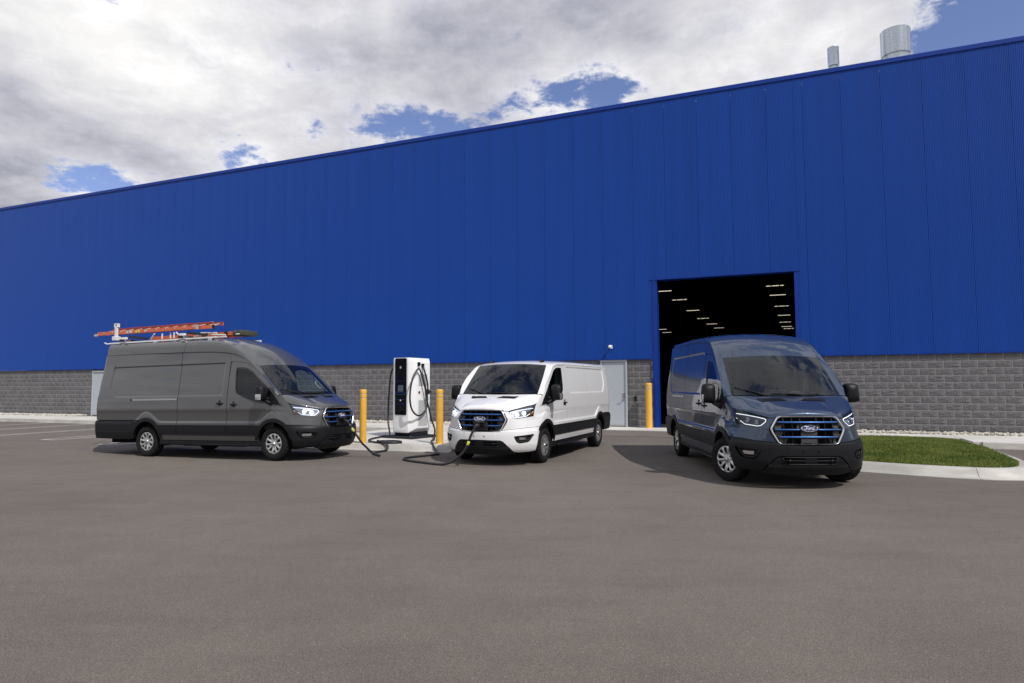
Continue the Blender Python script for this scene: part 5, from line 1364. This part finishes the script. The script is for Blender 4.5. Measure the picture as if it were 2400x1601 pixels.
    if 'fins' in extras:
        for s_ in (1, -1):
            MB().add([(1.80 + .10 * math.cos(t) * c, s_ * .60 + .045 * math.sin(t) * c, 2.078 + .05 * h) for h, c in ((0, 1), (.6, .9), (1, .5)) for t in np.linspace(0, 2 * math.pi, 12, endpoint=False)],
                     [(i * 12 + k, i * 12 + (k + 1) % 12, (i + 1) * 12 + (k + 1) % 12, (i + 1) * 12 + k) for i in range(2) for k in range(12)] + [tuple(24 + k for k in range(12))]).build('roof_fin', PLASTIC, van, sharp=40)
    return van
def globals_last(ra2, rc2):
    a, c = ra2[-1], rc2[-1]; out = []
    for v_ in np.linspace(0, 1, 12): out.append((a[0] + (c[0] - a[0]) * v_ ** 2, c[1] * v_, a[2] + (c[2] - a[2]) * v_ ** 2.3))
    return out
def resample3(pts, n):
    pts = [np.array(p) for p in pts]; out = []
    for a, b in zip(pts, pts[1:]): out += [a + (b - a) * i / n for i in range(n)]
    return np.array(out + [pts[-1]])

grey_van = panel_van('grey', (-4.6743, 14.7195, 0), -.3872, .0161, 'long grey high-roof panel van carrying orange ladders, plugged in left of the charging station', 'grey', HIGH, 6.52, plug=True, sun_beam=True, extras=('antenna',))
white_van = panel_van('white', (-.2162, 13.7101, 0), 4.290, 0, 'white low-roof panel van plugged in right of the charging station', 'white', LOW, 5.80, plug=True, sun_beam=True, bumper_paint='white', extras=('fins',))
blue_van = panel_van('blue', (4.4356, 10.6915, 0), -1.6148, 0, 'dark blue medium-roof panel van leaving the open doorway with its front wheels turned', 'blue', MED, 5.80, steer=math.radians(30), extras=('antenna',))
# ================================================================ charging station, bollards, cables, ladders
def bollard(x, y, z, h, r, label):
    b = empty('bollard', (x, y, z)); tag(b, label, 'bollard', 'yellow bollards')
    g = h - .115, h - .205
    prof = [(r * 1.04, 0), (r * 1.02, .01), (r, .012)]
    for gz in (g[1], g[0]): prof += [(r, gz - .016), (r * .955, gz - .012), (r * .955, gz + .012), (r, gz + .016)]
    prof += [(r, h - .05), (r * .97, h - .025), (r * .86, h - .008), (r * .6, h), (0, h + .003)]
    MB().lathe(prof, 36).build('sleeve', YELLOW, b, sharp=35)
    for gz in g:
        for k in range(3):
            a0 = k * 2.094 + 3.6; th = np.linspace(a0, a0 + 1.55, 14)
            v = [(r * .962 * math.cos(t), r * .962 * math.sin(t), gz + dz) for dz in (-.010, .010) for t in th]
            mk('reflective_band', v, [(i, i + 1, 15 + i, 14 + i) for i in range(13)], REFLECT, b)
    return b
bollard(-3.73, 16.33, .15, 1.33, .086, 'yellow bollard on the kerb between the grey van and the charging station')
bollard(-1.78, 16.02, .15, 1.33, .088, 'yellow bollard on the kerb between the charging station and the white van')
bx3, by3 = site(5.02, .40); bollard(bx3, by3, .13, 1.50, .105, 'yellow bollard beside the open doorway near the grey door')

ch = empty('charging_station', (-2.81, 17.59, .15), -.56)
tag(ch, 'white fast charging station with black screen panel on the concrete island between two vans', 'charging station')
oz = .15
oct_ = [(-.52, 0), (0, 0), (.16, .16), (.16, .72), (0, .88), (-.52, .88), (-.68, .72), (-.68, .16)]
rect = [(-.52, 0), (0, 0), (0, .88), (-.52, .88)]
lv = [(rect, .30), (oct_, .42), (oct_, 2.21), (rect, 2.33)]
bm = bmesh.new()
allv = [[bm.verts.new((x, y, z - oz)) for x, y in pl] for pl, z in lv]
o1, o2 = allv[1], allv[2]; r0, r3 = allv[0], allv[3]
for i in range(8): bm.faces.new([o1[i], o1[(i + 1) % 8], o2[(i + 1) % 8], o2[i]])
m4 = {0: 0, 1: 1, 2: 4, 3: 5}
for (rr, oo, top) in ((r0, o1, False), (r3, o2, True)):
    fs = [[rr[0], rr[1], oo[1], oo[0]], [rr[1], oo[2], oo[1]], [rr[1], rr[2], oo[3], oo[2]], [rr[2], oo[4], oo[3]], [rr[2], rr[3], oo[5], oo[4]], [rr[3], oo[6], oo[5]], [rr[3], rr[0], oo[7], oo[6]], [rr[0], oo[0], oo[7]], rr]
    for f in fs: bm.faces.new(f)
bmesh.ops.recalc_face_normals(bm, faces=bm.faces)
bmesh.ops.remove_doubles(bm, verts=bm.verts, dist=1e-5)
bmesh.ops.bevel(bm, geom=[e for e in bm.edges if len(e.link_faces) == 2 and e.calc_face_angle(0) > .3], offset=.008, segments=2, profile=.5, affect='EDGES')
me = bpy.data.meshes.new('cabinet'); bm.to_mesh(me); bm.free(); me.shade_smooth(); me.set_sharp_from_angle(angle=math.radians(25))
cabn = link('cabinet', me, CHWHITE, ch)
fp = rounded([(-.462, .78 - oz), (-.052, .78 - oz), (-.052, 2.318 - oz), (-.462, 2.318 - oz)], .045, 5)
n_ = len(fp); pv = [(x, -.012, z) for x, z in fp] + [(x, .004, z) for x, z in fp]
scr = mk('front_panel', pv, [tuple(range(n_))] + [(i, n_ + i, n_ + (i + 1) % n_, (i + 1) % n_) for i in range(n_)], GLOSSBLACK, ch)
MB().box(-.350, -.165, -.016, -.013, 1.425 - oz, 1.582 - oz).build('touch_screen', mat('screen glass', (0.10, 0.14, 0.17), 0.12, coat=0.6), scr)
MB().box(-.355, -.160, -.018, -.0125, 1.405 - oz, 1.417 - oz).build('screen_trim', SATIN, scr)
b = MB()
for z, hgt in ((1.335, .006), (1.195, .0035), (1.075, .0035), (1.39, .003), (1.70, .002)): b.box(-.452, -.062, -.0145, -.0125, z - hgt - oz, z + hgt - oz)
b.build('panel_groove', mat('blue led strip', (0.02, 0.09, 0.26), 0.3), scr)
MB().lathe([(0, -.002), (.022, -.001), (.024, .002)], 18, (-.262, -.0145, 1.172 - oz), 'y').build('card_reader_symbol', mat('pale blue print', (0.55, 0.65, 0.75), 0.4), scr)
b = MB()
for k, z in enumerate((2.092, 2.078, 2.064)): b.box(-.288, -.236, -.0142, -.0125, z - .004 - oz, z + .004 - oz)
b.box(-.288, -.236, -.0142, -.0125, 2.040 - oz, 2.054 - oz); b.build('maker_mark', WHITEP, scr)
for z0, z1, nm in ((1.565, 1.88, 'vent_panel'), (.475, 1.18, 'vent_panel')):
    for sx_, s_ in ((.161, 1), (-.681, -1)):
        vp = MB().box(min(sx_, sx_ + s_ * .006), max(sx_, sx_ + s_ * .006), .24, .61, z0 - oz, z1 - oz, .002).build(nm, CHGREY, ch)
        v = MB(); z = z0 + .02
        while z < z1 - .01: v.box(sx_ + s_ * .0062 - .0008, sx_ + s_ * .0062 + .0008, .255, .595, z - oz, z + .005 - oz); z += .017
        tag(v.build('louvre', mat('vent slot', (0.33, 0.34, 0.35), 0.7), vp), kind='stuff')
eb = MB().lathe([(0, .020), (.022, .018), (.026, .008), (.026, 0)], 18, (.162, .275, 1.385 - oz), 'x').build('stop_button', mat('stop button red', (0.32, 0.012, 0.016), 0.3), ch, smooth=True)
MB().lathe([(.040, .004), (.040, 0), (.026, .0045)], 18, (.162, .275, 1.385 - oz), 'x').build('button_collar', BLACK, eb)
MB().box(.1605, .1625, .33, .39, 1.315 - oz, 1.322 - oz).build('print_line', CHGREY, ch)
MB().box(-.56, .04, .10, .80, .055, .30 - oz + .002, .01).build('plinth', NAVY, ch)
MB().box(-.80, .30, -.16, 1.00, -.0, .058, .008).build('base_plate', NAVY, ch)
b = MB()
for (x, y) in ((-.70, -.08), (.20, -.08), (.20, .90), (-.70, .90), (.02, .07)): b.lathe([(0, .016), (.016, .016), (.018, 0)], 6, (x, y, .058))
b.build('anchor_bolt', SATIN, ch)
for y, z in ((.225, 2.165), (.385, 2.125)):
    MB().box(.16, .215, y - .04, y + .04, z - .06 - oz, z + .045 - oz, .012).build('cable_outlet', PLASTIC, ch)
hold = MB(); hold.box(.16, .26, .50, .60, 1.33 - oz, 1.47 - oz, .015); hold.box(.25, .33, .48, .60, 1.37 - oz, 1.43 - oz, .012); hold.build('connector_holster', BLACK, ch)
for y, z in ((.24, 2.10),): MB().box(-.735, -.68, y - .04, y + .04, z - .06 - oz, z + .045 - oz, .012).build('cable_outlet', PLASTIC, ch)
CABLE = mat('black cable jacket', (0.018, 0.018, 0.020), 0.42)
cM = Matrix.Translation((-2.81, 17.59, 0)) @ Matrix.Rotation(-.56, 4, 'Z')
loc_ = lambda pts: [tuple(cM @ Vector(p)) for p in pts]
def cable(label, pts, plug_pts, ring_i, name='charging_cable'):
    c = empty(name, tuple(pts[len(pts) // 2])); c.location.z = 0.15; o = np.array(c.location); tag(c, label, 'cable', 'charging cables')
    q = spline(pts, 7); MB().tube(q - o, .0240, 10).build('cable', CABLE, c, smooth=True)
    if plug_pts is not None:
        p = np.array(plug_pts); d = p[-1] - p[0]
        MB().tube(p - o, [.024, .026, .030, .036, .040][:len(p)], 12).build('plug', BLACK, c, smooth=True)
        k = q[ring_i:ring_i + 4]; MB().tube(k - o, .027, 12).build('yellow_sleeve', mat('yellow tag', (0.62, 0.60, 0.10), 0.5), c, smooth=True)
    return c
# hanging coil on the right flank, then down to the ground and across to the white van
coil = loc_([(.20, .385, 2.10), (.25, .40, 1.93), (.25, .52, 1.60), (.25, .50, 1.30), (.25, .50, 1.02), (.25, .36, .84), (.25, .13, .765), (.25, -.10, .90), (.25, -.20, 1.14), (.25, -.20, 1.42), (.25, -.11, 1.76), (.25, .06, 1.98), (.25, .16, 2.02), (.25, .24, 1.92), (.25, .32, 1.72), (.27, .42, 1.42), (.27, .48, 1.14), (.28, .53, .98), (.30, .62, .66), (.34, .72, .38)])
right = coil + [(-2.06, 17.30, .20), (-2.03, 17.02, .178), (-2.04, 16.70, .178), (-2.02, 16.30, .178), (-1.92, 15.74, .178), (-1.86, 15.55, .11), (-1.80, 15.42, .035), (-1.72, 15.1, .025), (-1.68, 14.88, .025), (-1.74, 14.70, .025), (-1.95, 14.48, .025), (-2.18, 14.24, .025), (-2.30, 14.02, .025), (-2.28, 13.80, .025), (-2.14, 13.56, .025), (-1.86, 13.28, .025), (-1.58, 13.02, .025), (-1.38, 12.88, .028), (-1.21, 12.77, .075), (-1.07, 12.71, .17), (-.945, 12.68, .29), (-.86, 12.665, .44), (-.796, 12.66, .617), (-.745, 12.665, .72)]
wp = white_van.matrix_world @ Vector((-.055, -.005, .790))
plug_w = [(-.745, 12.665, .72), (-.725, 12.67, .76), (-.705, 12.68, .79), (-.685, 12.70, .80), tuple(wp)]
cable('black charging cable coiled on the charging station side and plugged into the white van', right, plug_w, len(right) * 7 - 22)
leftc = loc_([(-.71, .24, 2.08), (-.80, .22, 1.98), (-.84, .20, 1.70), (-.86, .18, 1.30), (-.86, .16, .90), (-.80, .10, .56), (-.68, .02, .34), (-.60, -.06, .215)]) + [(-3.50, 18.05, .20), (-3.62, 17.75, .178), (-3.70, 17.30, .178), (-3.69, 16.86, .178), (-3.54, 16.42, .178), (-3.33, 16.16, .178), (-3.08, 16.02, .178), (-2.86, 16.02, .178), (-2.75, 16.18, .178), (-2.82, 16.44, .178), (-3.02, 16.60, .178), (-3.24, 16.58, .178), (-3.36, 16.38, .185), (-3.30, 16.13, .218), (-3.16, 16.0, .185), (-3.06, 15.92, .165), (-3.01, 15.82, .10), (-3.02, 15.70, .035), (-3.10, 15.50, .025), (-3.20, 15.25, .025), (-3.17, 14.98, .025), (-3.03, 14.70, .025), (-2.95, 14.57, .028), (-2.98, 14.50, .04), (-3.10, 14.44, .11), (-3.20, 14.38, .22), (-3.30, 14.32, .34), (-3.40, 14.28, .50), (-3.51, 14.25, .67), (-3.56, 14.255, .74)]
gp = grey_van.matrix_world @ Vector((-.055, -.005, .790))
plug_g = [(-3.56, 14.255, .74), (-3.585, 14.26, .775), (-3.61, 14.275, .80), (-3.64, 14.29, .812), tuple(gp)]
cable('black charging cable looping over the kerb from the charging station to the grey van', leftc, plug_g, len(leftc) * 7 - 18)
sl = loc_([(-.69, .30, 1.60), (-.73, .30, 1.50), (-.745, .28, 1.20), (-.735, .28, .95), (-.70, .30, .82)])
cable('short black cable strand resting against the left side of the charging station', sl, None, 0)

# ladder rack on the grey van's roof (van space)
rack = empty('ladder_rack', (0, 0, 0), 0, grey_van)
zr = 2.688
for s_ in (1, -1):
    MB().box(2.95, 6.40, s_ * .70 - .022, s_ * .70 + .022, zr + .02, zr + .055, .004).build('rack_rail', WHITEMET, rack)
    b = MB()
    for x in (3.1, 3.95, 4.85, 5.9): b.box(x - .06, x + .06, s_ * .70 - .04, s_ * .70 + .04, zr - .05, zr + .019, .006)
    b.build('rack_foot', SATIN, rack)
MB().tube([(6.40, .70, zr + .038), (6.55, .70, zr + .03), (6.64, .70, zr + .065)], .017, 8).build('rail_end', WHITEMET, rack, smooth=True)
for x in (3.97, 5.92):
    MB().box(x - .035, x + .035, -.80, .82, zr + .058, zr + .115, .006).build('crossbar', BLACK, rack)
    b = MB(); b.box(x - .09, x + .09, .60, .76, zr + .02, zr + .125, .01); b.build('crossbar_clamp', SATIN, rack)
    b = MB(); b.box(x - .05, x + .13, .66, .72, zr + .118, zr + .175, .01); b.build('ladder_clamp', WHITEMET, rack)
    MB().obox((x - .36, .62, zr + .15), (1, 0, .12), (0, 1, 0), (-.12, 0, 1), .30, .022, .028).build('lift_arm', BLACK, rack)
p = MB(); p.box(6.22, 6.30, .655, .70, 2.84, 3.135, .004); p.box(6.22, 6.30, .63, .70, 3.135, 3.15, .003); p.box(6.20, 6.225, .63, .70, 3.13, 3.225, .003); p.box(6.295, 6.32, .63, .70, 3.13, 3.225, .003); p.box(6.20, 6.32, .63, .70, 3.20, 3.225, .003); p.box(6.19, 6.36, .60, .72, 2.80, 2.90, .01)
p.build('ladder_stop', WHITEMET, rack)
for (a, c) in (((5.42, 2.80), (5.28, 2.94)), ((5.02, 2.80), (5.02, 2.94)), ((4.74, 2.80), (4.74, 2.94)), ((4.62, 2.80), (4.62, 2.94)), ((4.38, 2.79), (4.55, 2.94)), ((3.95, 2.80), (3.55, 2.885)), ((3.45, 2.83), (2.98, 2.80)), ((3.75, 2.88), (3.25, 2.86))):
    MB().tube([(a[0], .40, a[1]), (c[0], .40, c[1])], .018, 6).build('drop_strut', WHITEMET, rack)
for y in (.40,): MB().box(2.95, 5.6, y - .02, y + .02, zr + .055, zr + .085, .004).build('strut_rail', WHITEMET, rack)
def on_van(name, base, label, cat):
    e_ = empty(name); e_.matrix_world = grey_van.matrix_world @ Matrix.Translation(base); tag(e_, label, cat); return e_
E0 = np.array([5.0, .40, 2.94]); lad = on_van('extension_ladder', E0, 'orange extension ladder on the grey van roof, nearer and higher of the two ladders', 'ladder')
def rail(x0, x1, y, z0, z1, out, par, base, name='ladder_rail'):
    b = MB(); t = .006
    b.box(x0 - base[0], x1 - base[0], y - t / 2 - base[1], y + t / 2 - base[1], z0 - base[2], z1 - base[2])
    for zz_ in (z0, z1 - t): b.box(x0 - base[0], x1 - base[0], min(y, y + out * .032) - base[1] + (.0031 if out > 0 else 0), max(y, y + out * .032) - base[1] - (.0031 if out < 0 else 0), zz_ - base[2], zz_ + t - base[2])
    return b.build(name, ORANGE, par)
rn = rail(3.58, 7.00, .635, 2.955, 3.040, -1, lad, E0); rail(3.58, 7.00, .215, 3.070, 3.155, 1, lad, E0)
rail(3.18, 6.45, .585, 2.950, 3.030, -1, lad, E0, 'fly_rail'); rail(3.18, 6.45, .262, 3.045, 3.125, 1, lad, E0, 'fly_rail')
x = 3.72; k = 0
while x < 6.95:
    b = MB(); b.tube([(x - E0[0], .652 - E0[1], 2.998 - E0[2]), (x - E0[0], .20 - E0[1], 3.117 - E0[2])], .0165, 10, cap=False)
    b.lathe([(.012, .004), (.024, .003), (.025, -.004)], 12, (x - E0[0], .642 - E0[1], 2.998 - E0[2]), 'y'); b.build('rung', ALU, lad)
    x += .305
for x in (3.28, 3.43): MB().tube([(x - E0[0], .58 - E0[1], 2.992 - E0[2]), (x - E0[0], .265 - E0[1], 3.088 - E0[2])], .022, 10).build('rung', ALU, lad)
for y, dz in ((.62, 0), (.225, .115)): MB().box(6.98 - E0[0], 7.12 - E0[0], y - .03 - E0[1], y + .03 - E0[1], 2.935 + dz - E0[2], 2.995 + dz - E0[2], .012).build('ladder_foot', SATIN, lad)
for y, dz in ((.639, 0), (.209, .115)): MB().box(3.56 - E0[0], 3.65 - E0[0], y - .004 - E0[1], y + .004 - E0[1], 2.945 + dz - E0[2], 3.05 + dz - E0[2]).build('rail_guide', SATIN, lad)
for x0, x1, m_ in ((5.50, 5.64, mat('yellow label', (0.70, 0.62, 0.06), 0.5)), (5.76, 5.97, mat('worn label', (0.55, 0.50, 0.47), 0.6)), (5.25, 5.33, mat('worn label', (0.55, 0.50, 0.47), 0.6))):
    MB().box(x0 - E0[0], x1 - E0[0], .6382 - E0[1], .6392 - E0[1], 2.968 - E0[2], 3.028 - E0[2]).build('ladder_label', m_, rn)
for x in (3.175,): MB().box(x - .012 - E0[0], x + .01 - E0[0], .545 - E0[1], .60 - E0[1], 2.945 - E0[2], 3.035 - E0[2]).build('end_cap', BLACK, lad) if x < 4 else None
S0 = np.array([4.5, -.42, 2.84]); stp = on_van('step_ladder', S0, 'orange step ladder with dark top cap on the far side of the grey van roof', 'ladder')
for y, o in ((-.20, -1), (-.64, 1)):
    rail(3.25, 6.15, y, 2.86, 2.945, o, stp, S0); rail(3.40, 6.05, y + o * .05, 2.84, 2.905, o, stp, S0, 'rear_rail')
x = 3.6
while x < 6.1:
    MB().box(x - .04 - S0[0], x + .04 - S0[0], -.62 - S0[1], -.22 - S0[1], 2.895 - S0[2], 2.92 - S0[2], .004).build('step', ALU, stp); x += .305
OLIVE = mat('dark olive cap', (0.060, 0.060, 0.048), 0.55)
tcp = MB().box(3.02 - S0[0], 3.34 - S0[0], -.66 - S0[1], -.17 - S0[1], 2.835 - S0[2], 2.965 - S0[2], .012).build('top_cap', OLIVE, stp, sharp=35)
for x in (3.08, 3.27): MB().lathe([(0, .004), (.020, .003), (.022, 0)], 14, (x - S0[0], -.169 - S0[1], 2.93 - S0[2]), 'y').build('cap_hole', mat('brass rivet', (0.35, 0.22, 0.08), 0.4, 0.6), tcp)
MB().box(3.11 - S0[0], 3.24 - S0[0], -.1695 - S0[1], -.168 - S0[1], 2.862 - S0[2], 2.885 - S0[2]).build('cap_label', WHITEP, tcp)
for x in (3.52, 4.25): MB().box(x - S0[0], x + .09 - S0[0], -.195 - S0[1], -.17 - S0[1], 2.82 - S0[2], 2.96 - S0[2], .008).build('ladder_strap', BLACK, stp)
